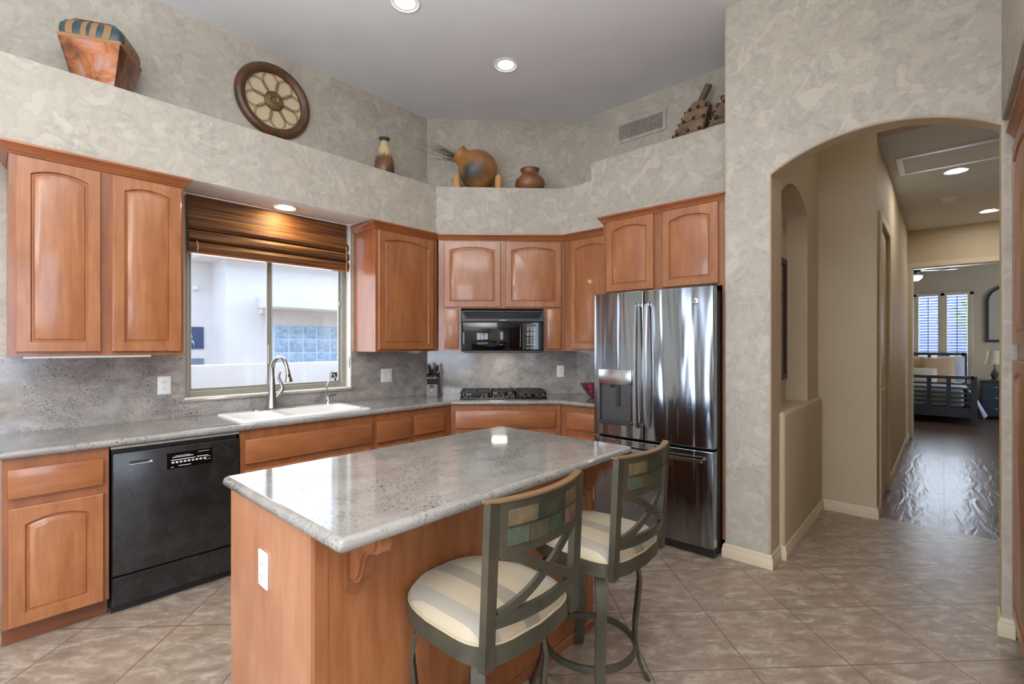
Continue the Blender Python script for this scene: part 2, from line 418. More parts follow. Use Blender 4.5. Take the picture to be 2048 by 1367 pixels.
# family room behind the camera
bm = BM(); box(bm, 3.2, -3.7, 0, 3.3, -1.7, KC); box(bm, 3.2, 1.3, 0, 3.3, 3.29, KC); box(bm, 3.2, -1.7, 0, 3.3, 1.3, .75); box(bm, 3.2, -1.7, 2.65, 3.3, 1.3, KC); box(bm, 1.1, 3.29, 0, 3.3, 3.4, KC); struct('wall_right', bm, M['paper'])
bm = BM()
for a in ((-3.95, 0, -2.85, KC), (-.55, 0, 1.0, KC), (3.0, 0, 3.3, KC), (-2.85, 2.4, -.55, KC), (1.0, 0, 3.0, .7), (1.0, 2.4, 3.0, KC)):
    box(bm, a[0], -3.7, a[1], a[2], -3.58, a[3])
struct('wall_front', bm, M['paper'])
def open_frame(name, x0, z0, x1, z1, nx, nz):
    bm = BM(); w = .05
    box(bm, x0, -3.68, z0, x0 + w, -3.62, z1); box(bm, x1 - w, -3.68, z0, x1, -3.62, z1)
    box(bm, x0, -3.68, z0, x1, -3.62, z0 + w); box(bm, x0, -3.68, z1 - w, x1, -3.62, z1)
    for i in range(1, nx): x = x0 + (x1 - x0) * i / nx; box(bm, x - w / 2, -3.68, z0, x + w / 2, -3.62, z1)
    for i in range(1, nz): z = z0 + (z1 - z0) * i / nz; box(bm, x0, -3.665, z - .008, x1, -3.635, z + .008)
    return struct(name, bm, M['white'])
open_frame('door_2', -2.85, 0, -.55, 2.4, 2, 1); open_frame('window_3', 1.0, .7, 3.0, 2.4, 3, 8)
bm = BM()
for y in (-1.7, -.72, .26, 1.25): box(bm, 3.22, y, .75, 3.28, y + .05, 2.65)
box(bm, 3.22, -1.7, .75, 3.28, 1.3, .80); box(bm, 3.22, -1.7, 2.60, 3.28, 1.3, 2.65)
struct('window_added_side', bm, M['white'])  # unseen side window, added so fill light reaches the left wall
# right hand bulkhead over the tall pantry
bm = BM(); box(bm, .205, .4, 2.475, .95, 3.29, KC, bev=.012, seg=2); struct('wall_bulkhead', bm, M['paper'])
bm = BM(); box(bm, .95, .4, 0, 1.05, 3.29, KC); struct('wall_pantry_back', bm, M['paper'])

# skirting
SK = [(0, 0), (.014, 0), (.014, .055), (.010, .062), (.011, .072), (.005, .085), (0, .088)]
def skirt(name, path):
    bm = BM(); mould(bm, path, SK); struct(name, bm, M['cream'])
skirt('baseboard_pier', [(-1.078, 3.4), (-1.078, AY0), (AX0, AY0), (AX0, 3.50), (-.77, 3.50), (-.77, 4.80), (-.40, 4.80), (-.40, HD0 - .07)])
skirt('baseboard_arch', [(AX1, AY1), (AX1, AY0), (.252, AY0)])
skirt('baseboard_hall', [(-.40, HD1 + .07), (-.40, 9.30), (BX0 - .075, 9.30)])

# hallway door and bedroom doorway casings
bm = BM()
for y0, y1 in ((HD0 - .065, HD0), (HD1, HD1 + .065)): box(bm, -.40, y0, 0, -.382, y1, 2.44, bev=.004)
box(bm, -.40, HD0 - .065, 2.44, -.382, HD1 + .065, 2.51, bev=.004)
struct('trim_1', bm, M['cream'])
bm = BM(); box(bm, -.46, HD0, 0, -.415, HD1, 2.44)
for z0, z1 in ((.2, 1.0), (1.15, 2.25)): box(bm, -.418, HD0 + .12, z0, -.409, HD1 - .12, z1, bev=.006)
struct('door_1', bm, M['cream'])
bm = BM()
box(bm, BX0 - .075, 9.28, 0, BX0, 9.32, BZ, bev=.006); box(bm, BX1, 9.28, 0, BX1 + .075, 9.32, BZ, bev=.006)
box(bm, BX0 - .075, 9.28, BZ, BX1 + .075, 9.32, BZ + .075, bev=.006); box(bm, BX0 - .012, 9.32, 0, BX0 + .004, 9.43, BZ); box(bm, BX0, 9.30, BZ - .012, BX1, 9.43, BZ + .004)
struct('trim_2', bm, M['cream'])

# stone splashback on the three walls
bm = BM()
box(bm, -3.80, -.6, .914, -3.79, WY0, 1.342); box(bm, -3.80, WY0, .914, -3.79, WY1, WZ0 - .012); box(bm, -3.80, WY1, .914, -3.79, 2.936, 1.342)
bx = [(-3.79, wc - 3.79 - .0142), (-3.80, wc - 3.80), (-2.742, 4.0), (-2.738, 3.99)]
prism(bm, bx, 'z', .914, 1.342); box(bm, -2.738, 3.99, .914, -1.99, 4.0, 1.342)
box(bm, -3.86, WY0 - .01, WZ0 - .02, -3.778, WY1 + .01, WZ0 - .001, bev=.004)
struct('trim_3', bm, M['splash'])

# ------------------------------------------------------------------ kitchen window
bm = BM(); x0, x1 = -3.93, -3.875
def rim(bm, y0, z0, y1, z1, w, xa, xb, bev=.003):
    box(bm, xa, y0, z0, xb, y0 + w, z1, bev); box(bm, xa, y1 - w, z0, xb, y1, z1, bev); box(bm, xa, y0 + w, z0, xb, y1 - w, z0 + w, bev); box(bm, xa, y0 + w, z1 - w, xb, y1 - w, z1, bev)
rim(bm, WY0, WZ0, WY1, WZ1, .045, x0, x1)
win = struct('window_1', bm, M['wframe'])
bm = BM(); rim(bm, WY0 + .03, WZ0 + .03, 1.50, WZ1 - .03, .035, -3.915, -3.89); box(bm, -3.893, 1.47, 1.25, -3.872, 1.49, 1.40, .003); link('window_sash', bm, M['wframe'], win)
bm = BM(); rim(bm, 1.48, WZ0 + .03, WY1 - .03, WZ1 - .03, .03, -3.925, -3.90); box(bm, -3.90, 2.062, 1.735, -3.885, 2.078, 1.775, .003); link('window_sash', bm, M['wframe'], win)
bm = BM(); box(bm, -3.905, WY0 + .05, WZ0 + .05, -3.901, 1.48, WZ1 - .05); box(bm, -3.915, 1.50, WZ0 + .05, -3.911, WY1 - .05, WZ1 - .05); link('window_pane', bm, M['glass'], win)
bm = BM(); box(bm, -3.875, WY0, WZ0 - .001, -3.79, WY1, WZ0 + .006); box(bm, -3.875, WY1 - .004, WZ0, -3.80, WY1 + .0005, WZ1); box(bm, -3.875, WY0 - .0005, WZ0, -3.80, WY0 + .004, WZ1); link('window_reveal', bm, M['jamb'], win)
bm = BM(); tube(bm, [(-3.815, 2.112, 1.205), (-3.815, 2.108, 1.25), (-3.812, 2.112, 1.30)], .006, 6); link('window_latch', bm, M['steel_l'], win)

# roman shade
t = thing('roman_shade', 'woven bamboo roman shade half raised over the kitchen window', 'window shade', (-3.79, 1.487, 0))
prof = [(.010, 2.418), (.018, 2.33), (.024, 2.262), (.040, 2.252), (.058, 2.232), (.062, 2.205), (.046, 2.184), (.030, 2.180), (.056, 2.170), (.072, 2.148), (.070, 2.120), (.050, 2.103), (.034, 2.100), (.060, 2.090), (.074, 2.066), (.066, 2.038), (.050, 2.026), (.02, 2.026), (.004, 2.05), (.002, 2.418)]
bm = BM(); A = []
for k in range(2):
    A.append([bm.verts.new((x, -.578 + 1.156 * k, z)) for x, z in prof])
n = len(prof); fs = [bm.faces.new((A[0][i], A[0][(i + 1) % n], A[1][(i + 1) % n], A[1][i])) for i in range(n)]
fs += [bm.faces.new(A[0][::-1]), bm.faces.new(A[1])]; bmesh.ops.recalc_face_normals(bm, faces=fs)
link('shade_cloth', bm, M['bamboo'], t, ang=25)
bm = BM(); box(bm, .002, -.58, 2.016, .060, .58, 2.030, .003); link('bottom_rail', bm, M['crown'], t)
bm = BM(); tube(bm, [(.075, .545, 2.22), (.078, .546, 2.1), (.076, .545, 1.99)], .0025, 6); link('pull_cord', bm, plain('cord', (190, 160, 120), .7), t)
bm = BM(); tube(bm, [(.06, -.53, 2.10), (.075, -.527, 2.06), (.07, -.53, 2.03)], .004, 6); link('cord_cleat', bm, bpy.data.materials['cord'], t)

# ------------------------------------------------------------------ cabinets
def arch_loop(w, h, f, rise, n=12):
    x0, x1, zt = f, w - f, h - f
    pts = [(x0, f), (x1, f)]
    if rise <= 0: return pts + [(x1, zt)] + [(x1 + (x0 - x1) * i / n, zt) for i in range(1, n)] + [(x0, zt)]
    H = (x1 - x0) / 2; R = (H * H + rise * rise) / (2 * rise); cz = zt - R; cx = w / 2; a = math.asin(min(1, H / R))
    return pts + [(cx + R * math.sin(a - 2 * a * i / n), cz + R * math.cos(a - 2 * a * i / n)) for i in range(n + 1)]
def door_bm(x, z, w, h, arch=True, fr=.052, t=.02):
    bm = BM(); n = 12; rise = .030 * min(1, w / .36) if arch else 0
    inner = arch_loop(w, h, fr, rise)
    def outer(e):
        top = [(w - e, h - e)] + [(min(max(inner[2 + i][0], e), w - e), h - e) for i in range(1, n)] + [(e, h - e)]
        return [(e, e), (w - e, e)] + top
    L = [(outer(0), 0), (outer(0), -(t - .004)), (outer(.004), -t), (inner, -t)]
    for e, y in ((.002, -(t - .007)), (.006, -(t - .011)), (.011, -(t - .011)), (.016, -(t - .006)), (.040, -(t - .001))):
        L.append((arch_loop(w, h, fr + e, max(0, rise - e * .12)), y))
    rings = [[bm.verts.new((x + p[0], y, z + p[1])) for p in lp] for lp, y in L]
    fs = []
    for a, b in zip(rings, rings[1:]):
        for i in range(len(a)): fs.append(bm.faces.new((a[i], a[(i + 1) % len(a)], b[(i + 1) % len(a)], b[i])))
    fs += [bm.faces.new(rings[-1]), bm.faces.new(rings[0][::-1])]
    bmesh.ops.recalc_face_normals(bm, faces=fs)
    return bm
def slab_bm(x, z, w, h, t=.02):
    bm = BM(); box(bm, x, -t, z, x + w, 0, z + h, bev=.005, seg=2); return bm
CR = [(0, 0), (.006, 0), (.010, .010), (.014, .012), (.018, .024), (.034, .042), (.038, .045), (.038, .056), (0, .056)]
def crown(parent, path, z):
    bm = BM(); mould(bm, path, [(o, z + h) for o, h in CR]); return link('crown_moulding', bm, M['crown'], parent)
def cabinet(label, loc, rotz, bodies, doors=(), drawers=(), crown_path=None, cz=0, toe=None, name='wall_cabinet', cat='cabinet', group=None, slabs=()):
    c = thing(name, label, cat, loc, rotz, group)
    bm = BM()
    for b in bodies: box(bm, *b)
    link('body', bm, M['wood'], c)
    for d in doors: link('door', door_bm(*d), M['wood_in'], c)
    for d in drawers: link('drawer_front', slab_bm(*d), M['woodh'], c)
    for d in slabs: link('filler_panel', slab_bm(*d), M['wood_in'], c)
    if crown_path: crown(c, crown_path, cz)
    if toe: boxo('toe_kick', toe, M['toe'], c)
    return c
ZB, ZT = 1.342, 2.412
# wall cabinet beside the window, left; local x runs along the wall, y into it
cabinet('tall two-door wooden wall cabinet between soffit and backsplash, beside the bamboo shade, above the dishwasher', (-3.46, .078, 0), PI / 2, [(0, 0, ZB, .739, .339, ZT)],
        [(.024, 1.362, .326, .99), (.400, 1.362, .324, .99)], crown_path=[(0, .339), (0, 0), (.739, 0), (.739, .339)], cz=2.360)
cabinet('single-door wooden wall cabinet with a pale side, above the light switch', (-3.46, 2.150, 0), PI / 2, [(0, 0, ZB, .644, .339, ZT)],
        [(.022, 1.360, .565, .985)], crown_path=[(0, .339), (0, 0), (.648, 0)], cz=2.360)
cabinet('wide wooden corner wall cabinet with two square doors, built around the microwave', DG(-.458, 4.414), D45,
        [(0, 0, 1.735, 1.166, .345, ZT), (0, 0, ZB, .205, .345, 1.735), (.970, 0, ZB, 1.166, .345, 1.735), (.205, .32, ZB, .970, .345, 1.735)],
        [(.052, 1.744, .518, .606), (.616, 1.746, .516, .606)], crown_path=[(-.004, 0), (1.172, 0)], cz=2.360, slabs=[(.052, 1.362, .132, .365), (1.002, 1.362, .130, .367)])
cabinet('narrow single-door wooden wall cabinet between the microwave and the refrigerator', (-2.624, 3.620, 0), 0, [(0, 0, ZB, .604, .37, ZT)],
        [(.088, 1.36, .43, .985)], crown_path=[(.005, 0), (.604, 0)], cz=2.360)
cabinet('deep two-door wooden cabinet above the refrigerator', (-2.022, 3.325, 0), 0, [(0, 0, 1.800, .938, .66, ZT)],
        [(.036, 1.815, .398, .555), (.502, 1.815, .394, .553)], crown_path=[(0, .30), (0, 0), (.940, 0)], cz=2.362)
bm = BM(); box(bm, -1.098, 3.31, .10, -1.082, 3.99, 1.80); tag(link('filler_panel', bm, M['wood']), 'thin vertical wood strip between refrigerator side and plaster pier', 'panel')

tag(boxo('under_cabinet_light', (-3.52, .13, 1.3285, -3.475, .66, 1.342), M['white'], bev=.003), 'slim white light bar under the two-door wall cabinet', 'light fixture')
BZ0, BZ1 = .095, .874
cabinet('wooden base cabinet with one drawer and one arched door, left of the dishwasher', (-3.18, .050, 0), PI / 2, [(0, 0, BZ0, .376, .60, BZ1)], [(.022, .100, .332, .545)],
        [(.018, .690, .336, .135)], toe=(0, .055, 0, .376, .075, BZ0), name='base_cabinet')
cabinet('wide wooden sink base cabinet with a false drawer front under the white sink', (-3.18, 1.042, 0), PI / 2, [(0, 0, BZ0, .918, .60, BZ1 - .24), (0, 0, BZ1 - .24, .918, .02, BZ1)], [(.025, .11, .425, .52), (.465, .11, .425, .52)],
        [(.025, .668, .872, .15)], toe=(0, .055, 0, .918, .075, BZ0), name='base_cabinet')
cabinet('narrow wooden drawer cabinet next to the sink base', (-3.18, 1.962, 0), PI / 2, [(0, 0, BZ0, .348, .60, BZ1)], [(.02, .11, .302, .52)],
        [(.02, .660, .302, .16)], toe=(0, .055, 0, .348, .075, BZ0), name='base_cabinet')
cabinet('narrow wooden drawer cabinet at the corner, below the knife block', (-3.18, 2.312, 0), PI / 2, [(0, 0, BZ0, .398, .60, BZ1)], [(.018, .11, .30, .52)],
        [(.018, .668, .30, .16)], toe=(0, .055, 0, .398, .075, BZ0), name='base_cabinet')
cabinet('wide wooden corner base cabinet with a long drawer front under the gas cooktop', DG(-.329, 4.168), D45, [(0, 0, BZ0, .964, .58, BZ1)], [(.04, .11, .43, .52), (.49, .11, .43, .52)],
        [(.045, .675, .872, .150)], toe=(0, .055, 0, .964, .075, BZ0), name='base_cabinet')
cabinet('wooden base cabinet with drawer, tucked against the left side of the refrigerator', (-2.494, 3.398, 0), 0, [(0, 0, BZ0, .470, .58, BZ1)], [(.07, .11, .36, .52)],
        [(.07, .675, .36, .148)], toe=(0, .055, 0, .470, .075, BZ0), name='base_cabinet')

# stone worktop with a rounded front edge
bm = BM(); z0, z1 = .8755, .914
SX0, SX1, SY0, SY1 = -3.665, -3.245, 1.105, 1.925
e0 = -3.17
box(bm, -3.79, .02, z0, e0, SY0, z1); box(bm, -3.79, SY0, z0, SX0, SY1, z1); box(bm, SX1, SY0, z0, e0, SY1, z1)
nf = 4.157 * 1.41421
prism(bm, [(-3.79, SY1), (e0, SY1), (e0, nf + e0), (3.386 - nf, 3.386), (-2.012, 3.386), (-2.012, 3.99), (-2.746, 3.99), (-3.79, wc - 3.79 - .012)], 'z', z0, z1)
hr = [(.0195 * math.sin(PI * i / 8), .8948 - .0193 * math.cos(PI * i / 8)) for i in range(9)]
mould(bm, [(e0, .02), (e0, nf + e0), (3.386 - nf, 3.386), (-2.012, 3.386)], hr)
tag(link('countertop', bm, M['gran']), 'grey speckled granite worktop running along the window wall and around the corner', 'countertop')

# ------------------------------------------------------------------ sink and taps
t = thing('kitchen_sink', 'white drop-in double bowl sink under the kitchen window', 'sink', (-3.45, 1.515, .914))
def rrect(cx, cy, w, h, r, n=5):
    P = []
    for sx, sy, a0 in ((1, -1, -PI / 2), (1, 1, 0), (-1, 1, PI / 2), (-1, -1, PI)):
        for i in range(n + 1):
            a = a0 + PI / 2 * i / n; P.append((cx + sx * (w / 2 - r) + r * math.cos(a), cy + sy * (h / 2 - r) + r * math.sin(a)))
    return P
def bowl(bm, cx, cy, w, h, depth):
    L = [rrect(cx, cy, w, h, .05), rrect(cx, cy, w - .012, h - .012, .048), rrect(cx, cy, w - .04, h - .04, .045), rrect(cx, cy, w - .09, h - .09, .03)]
    Z = [.012, .004, -depth + .03, -depth]
    R = [[bm.verts.new((*p, z)) for p in l] for l, z in zip(L, Z)]
    for a, b in zip(R, R[1:]):
        for i in range(len(a)): bm.faces.new((a[i], b[i], b[(i + 1) % len(a)], a[(i + 1) % len(a)]))
    bm.faces.new(R[-1]); return R[0]
bm = BM()
ow, oh = .50, .90
O = [[bm.verts.new((*p, z)) for p in rrect(-.005, 0, ow + e, oh + e, .04)] for e, z in ((.006, 0), (.004, .008), (-.012, .012))]
for a, b in zip(O, O[1:]):
    for i in range(len(a)): bm.faces.new((a[i], a[(i + 1) % len(a)], b[(i + 1) % len(a)], b[i]))
b1 = bowl(bm, .02, -.275, .36, .235, .16); b2 = bowl(bm, .02, .145, .36, .50, .18)
es = []
for R in (O[-1], b1, b2):
    for i in range(len(R)):
        e = bm.edges.get((R[i], R[(i + 1) % len(R)])) or bm.edges.new((R[i], R[(i + 1) % len(R)])); es.append(e)
bmesh.ops.triangle_fill(bm, use_beauty=True, use_dissolve=False, edges=es)
bmesh.ops.recalc_face_normals(bm, faces=bm.faces)
link('basin', bm, M['porc'], t, ang=40)
for y in (-.275, .145):
    bm = BM(); d = -.155 if y < 0 else -.175; lathe(bm, [(0, d), (.035, d), (.042, d + .003), (.045, d - .004)], 20, Matrix.Translation((.02, y, 0))); link('drain', bm, M['chrome'], t)

t = thing('kitchen_faucet', 'brushed nickel gooseneck pull-down faucet with side lever on the sink', 'faucet', (-3.685, 1.425, .926))
bm = BM(); prism(bm, [(x, y) for x, y in rrect(0, .02, .055, .30, .025)], 'z', 0, .008); link('deck_plate', bm, M['nick'], t)
bm = BM(); lathe(bm, [(.036, .008), (.034, .02), (.027, .10), (.021, .19), (.0175, .24)], 24, cap=True); link('body', bm, M['nick'], t)
bm = BM(); pts = [(0, 0, .22), (0, 0, .28)] + [(.085 - .085 * math.cos(a), .018 * (1 - math.cos(a)), .285 + .095 * math.sin(a)) for a in [PI * i / 14 for i in range(1, 13)]] + [(.176, .038, .285)]
tube(bm, pts, .0165, 14, scale=[1] * (len(pts) - 3) + [.95, .9, .9]); link('spout', bm, M['nick'], t)
bm = BM(); d = Vector((.012, .003, -.075)); p = Vector((.176, .038, .29))
tube(bm, [p, p + d * .25, p + d * .6, p + d, p + d * 1.12], .017, 16, scale=[.9, 1, 1.15, 1.6, 1.55]); link('spray_head', bm, M['nick'], t)
bm = BM(); box(bm, .194, .030, .225, .204, .046, .262, .003); link('spray_button', bm, M['blkm'], t)
bm = BM(); tube(bm, [(0, .015, .075), (.005, .055, .115), (.008, .072, .145), (.0, .066, .185), (-.006, .050, .225), (-.004, .052, .262), (.0, .060, .275)], .012, 12, scale=[1.4, 1.5, 1.35, .95, .8, .8, .6]); link('lever', bm, M['nick'], t)
t = thing('filter_tap', 'small chrome drinking water tap at the right end of the sink', 'faucet', (-3.695, 1.865, .926))
bm = BM(); lathe(bm, [(.02, 0), (.02, .006), (.012, .012), (.012, .05), (.008, .055)], 16, cap=True); link('base', bm, M['chrome'], t)
bm = BM(); tube(bm, [(-.006, -.012, .03), (-.006, -.014, .10), (-.002, -.008, .15), (.015, .008, .215), (.03, .020, .238), (.044, .030, .232), (.05, .034, .205)], .0048, 8); link('spout', bm, M['chrome'], t)
bm = BM(); tube(bm, [(0, .0, .055), (.004, .012, .062), (.01, .06, .068)], .005, 8); link('lever', bm, M['blkm'], t)
bm = BM(); tube(bm, [(.05, .034, .207), (.051, .035, .185)], .0065, 8); link('nozzle', bm, M['blkm'], t)

# ------------------------------------------------------------------ dishwasher
t = thing('dishwasher', 'black built-in dishwasher under the worktop, between wooden base cabinets', 'dishwasher', (-3.165, .432, 0), PI / 2)
boxo('body', (.006, .03, .10, .594, .58, .868), M['blkm'], t)
bm = BM(); box(bm, .006, -.004, .205, .598, .03, .838, bev=.006, seg=2); link('door', bm, M['blk'], t)
boxo('lower_panel', (.006, .004, .05, .598, .03, .194), M['blk'], t, bev=.004)
boxo('toe_kick', (.006, .05, .0, .598, .06, .06), M['blkm'], t)
boxo('top_trim', (.0, .004, .861, .602, .03, .873), M['wframe'], t)
bm = BM(); box(bm, .235, -.0065, .715, .455, -.003, .803, bev=.001); link('control_panel', bm, M['gl_blk'], t)
bm = BM()
for x0, x1, z, h in ((.262, .36, .775, .004), (.255, .37, .760, .004), (.378, .435, .762, .004), (.275, .345, .783, .002), (.385, .44, .790, .002), (.29, .35, .726, .003), (.255, .268, .722, .003)):
    box(bm, x0, -.0075, z, x1, -.006, z + h)
for i in range(9): box(bm, .258 + i * .019, -.0075, .744, .270 + i * .019, -.006, .753)
for x in (.418, .434):
    box(bm, x, -.0075, .756, x + .012, -.006, .758); box(bm, x, -.0075, .740, x + .012, -.006, .742)
link('control_marks', bm, M['print'], t)
bm = BM(); box(bm, .075, -.006, .772, .172, -.003, .790, bev=.001); link('maker_plate', bm, M['dgrey'], t)
bm = BM(); box(bm, .075, -.0072, .772, .172, -.0055, .775); box(bm, .160, -.0072, .775, .172, -.0055, .782); link('plate_edge', bm, M['print'], t)
bm = BM(); box(bm, .012, -.0055, .832, .594, -.002, .8345); link('door_lip', bm, M['steel_l'], t)

# ------------------------------------------------------------------ gas cooktop
t = thing('gas_cooktop', 'black gas cooktop with three cast iron grates set in the corner worktop', 'cooktop', DG(.137, 4.50, .914), D45)
bm = BM(); box(bm, -.392, -.235, 0, .392, .235, .012, bev=.005, seg=2); link('tray', bm, M['gl_blk'], t)
def bar(bm, a, b, w=.010, h=.012): sweep(bm, [a, b], rect(w, h), (0, 0, 1))
for cx, w in ((-.255, .262), (0, .225), (.255, .262)):
    bm = BM(); z = .052; h = w / 2; y0, y1 = -.212, .212
    if cx: yy = (y0, y1)
    else: yy = (-.05, y1)
    P = [(cx + x, y, z) for x, y in rrect(0, (yy[0] + yy[1]) / 2, w, yy[1] - yy[0], .03, 4)]
    sweep(bm, P, rect(.011, .012), (0, 0, 1), closed=True)
    ys = [yy[0] + (yy[1] - yy[0]) * k for k in ((.27, .73) if cx else (.5,))]
    for y in ys: bar(bm, (cx - h, y, z), (cx + h, y, z)); bar(bm, (cx, y - .09, z + .001), (cx, y + .09, z + .001))
    bar(bm, (cx - h * .55, yy[0], z), (cx - h * .55, yy[1], z)); bar(bm, (cx + h * .55, yy[0], z), (cx + h * .55, yy[1], z))
    for sx in (-1, 1):
        for y in yy: bar(bm, (cx + sx * h * .93, y * .95, .010), (cx + sx * h * .93, y * .95, z), .012, .012)
    link('grate', bm, M['iron'], t)
for cx, cy, r in ((-.255, -.1, .04), (-.255, .105, .045), (.255, -.1, .04), (.255, .105, .045), (0, .085, .05)):
    bm = BM(); lathe(bm, [(0, .012), (r * 1.1, .012), (r * 1.1, .018), (r, .022), (r, .030), (r * .8, .034), (0, .034)], 20, Matrix.Translation((cx, cy, 0))); link('burner', bm, M['iron'], t)
for i in range(5):
    bm = BM(); x = -.09 + .045 * i; lathe(bm, [(0, .034), (.013, .034), (.016, .03), (.018, .013), (.018, .012)], 16, Matrix.Translation((x, -.165, 0))); box(bm, x - .003, -.18, .030, x + .003, -.15, .040, .001); link('knob', bm, M['dgrey'], t)

# ------------------------------------------------------------------ microwave
t = thing('microwave', 'black over-the-range microwave above the gas cooktop', 'microwave', DG(-.246, 4.372), D45)
boxo('body', (.004, .025, 1.335, .752, .34, 1.712), M['blkm'], t)
bm = BM()
prism(bm, [(0, 1.712), (.756, 1.712), (.756, 1.625), (0, 1.625)], 'y', .012, .028)
for i in range(4):
    z = 1.698 - i * .0155; e = .012 + .009 * i; sweep(bm, [(e, .008, z), (.756 - e, .008, z)], rect(.012, .006), (0, .6, .8))
box(bm, 0, -.004, 1.612, .756, .02, 1.640, .003)
link('vent_grille', bm, M['dgrey'], t)
bm = BM(); box(bm, .012, -.012, 1.352, .548, .024, 1.606, bev=.005, seg=2); link('door', bm, M['gl_blk'], t)
bm = BM(); box(bm, .552, -.010, 1.352, .742, .024, 1.606, bev=.004); link('control_panel', bm, M['gl_blk'], t)
bm = BM(); tube(bm, [(.534, -.014, 1.365), (.538, -.028, 1.38), (.540, -.032, 1.48), (.538, -.028, 1.58), (.534, -.014, 1.595)], .007, 8); link('door_handle', bm, M['blk'], t)
bm = BM(); box(bm, .597, -.0116, 1.566, .683, -.0095, 1.588); link('clock_display', bm, plain('clock_face', (70, 74, 76), .2), t)
bm = BM()
for z, h in ((1.557, .003), (1.508, .003)): box(bm, .597, -.0116, z, .683, -.0095, z + h)
for r, z in enumerate((1.543, 1.530, 1.497, 1.485)):
    for c in range(3): box(bm, .599 + c * .031, -.0116, z, .617 + c * .031, -.0095, z + .006)
link('key_marks', bm, M['print'], t)
bm = BM()
for r in range(4):
    for c in range(3): box(bm, .602 + c * .030, -.0116, 1.462 - r * .0145, .612 + c * .030, -.0095, 1.469 - r * .0145)
link('keypad_marks', bm, M['print'], t)
bm = BM()
for c in range(3): box(bm, .597 + c * .031, -.0116, 1.400, .619 + c * .031, -.0095, 1.407); box(bm, .599 + c * .031, -.0116, 1.366, .616 + c * .031, -.0095, 1.371)
link('start_key_marks', bm, M['print'], t)
bm = BM()
for i in range(9): box(bm, .349 + i * .0068, -.0056, 1.621, .354 + i * .0068, -.0038, 1.628 - (.002 if i % 3 else 0))
link('maker_mark', bm, M['print'], t)
boxo('bottom_trim', (.02, -.004, 1.325, .736, .1, 1.346), M['dgrey'], t, bev=.004)
bm = BM(); box(bm, .0, .0, 1.34, .008, .03, 1.61, .002); link('side_trim', bm, M['blk'], t)
bm = BM(); box(bm, .748, .0, 1.34, .756, .03, 1.61, .002); link('side_trim', bm, M['blk'], t)
bm = BM(); box(bm, .28, .10, 1.328, .42, .20, 1.334); link('task_light', bm, m_emit('hob_light', (1, .95, .88), 45), t)

# ------------------------------------------------------------------ refrigerator
t = thing('refrigerator', 'dark stainless french door refrigerator with a freezer drawer in a wood surround', 'refrigerator', (-2.0, 3.150, 0))
boxo('body', (.004, .075, .03, .894, .82, 1.760), M['blkm'], t, bev=.004)
def fdoor(bm, x0, x1, z0, z1, bulge=.014, th=.065, hole=None):
    n = 14; F = []
    xs = [x0 + (x1 - x0) * i / n for i in range(n + 1)]
    fy = lambda x: -bulge * (1 - ((2 * (x - .45) / .9)) ** 2) + bulge * .0
    P = [(x, fy(x)) for x in xs] + [(x1, th), (x0, th)]
    prism(bm, P, 'z', z0, z1)
    return fy
bm = BM(); fy = fdoor(bm, .0, .416, .722, 1.785); dl = link('door', bm, M['steel'], t, ang=20)
bm = BM(); fdoor(bm, .424, .900, .722, 1.785); dr = link('door', bm, M['steel'], t, ang=20)
bm = BM(); fdoor(bm, .0, .900, .075, .705); fz = link('freezer_drawer', bm, M['steel'], t, ang=20)
for o in (dl, dr, fz):
    bv = o.modifiers.new('edge', 'BEVEL'); bv.width = .005; bv.segments = 2; bv.limit_method = 'ANGLE'; bv.angle_limit = math.radians(50)
def fhandle(x, par):
    bm = BM(); y = -.012
    pts = [(x, y - .012, .815), (x, y - .040, .84)] + [(x, y - .044 - .016 * math.sin(PI * k / 8), .86 + .80 * k / 8) for k in range(9)] + [(x, y - .040, 1.675), (x, y - .012, 1.69)]
    sweep(bm, pts, rect(.028, .016), (1, 0, 0)); link('handle', bm, M['steel_l'], par)
fhandle(.385, dl); fhandle(.458, dr)
bm = BM(); sweep(bm, [(.06, -.005, .642), (.06, -.05, .645), (.84, -.05, .645), (.84, -.005, .642)], rect(.024, .020), (0, 0, 1)); link('handle', bm, M['steel_l'], fz)
t2 = dl
bm = BM(); box(bm, .058, -.030, 1.105, .332, .0, 1.218, bev=.004, seg=2); link('dispenser_panel', bm, M['steel_l'], t2)
bm = BM()
dy = -.0135
box(bm, .066, dy, .835, .326, dy + .002, 1.105); box(bm, .066, dy - .016, .835, .072, dy, 1.105); box(bm, .320, dy - .016, .835, .326, dy, 1.105)
link('dispenser_recess', bm, plain('recess_steel', (96, 97, 99), .3, .8), t2)
bm = BM(); box(bm, .060, -.040, .812, .330, -.008, .838, bev=.004); link('drip_tray', bm, M['dgrey'], t2)
bm = BM(); box(bm, .205, -.026, .945, .232, -.012, 1.10, .003); link('paddle', bm, M['dgrey'], t2)
bm = BM(); box(bm, .150, -.030, 1.085, .185, -.012, 1.106, .003); link('nozzle', bm, M['blkm'], t2)
bm = BM(); lathe(bm, [(0, .004), (.017, .004), (.020, .0025), (.0215, 0)], 28, Matrix.Translation((.785, fy(.785) - .0005, 1.688)) @ Matrix.Rotation(PI / 2, 4, 'X'))
bd = link('round_badge', bm, M['chrome'], dr)
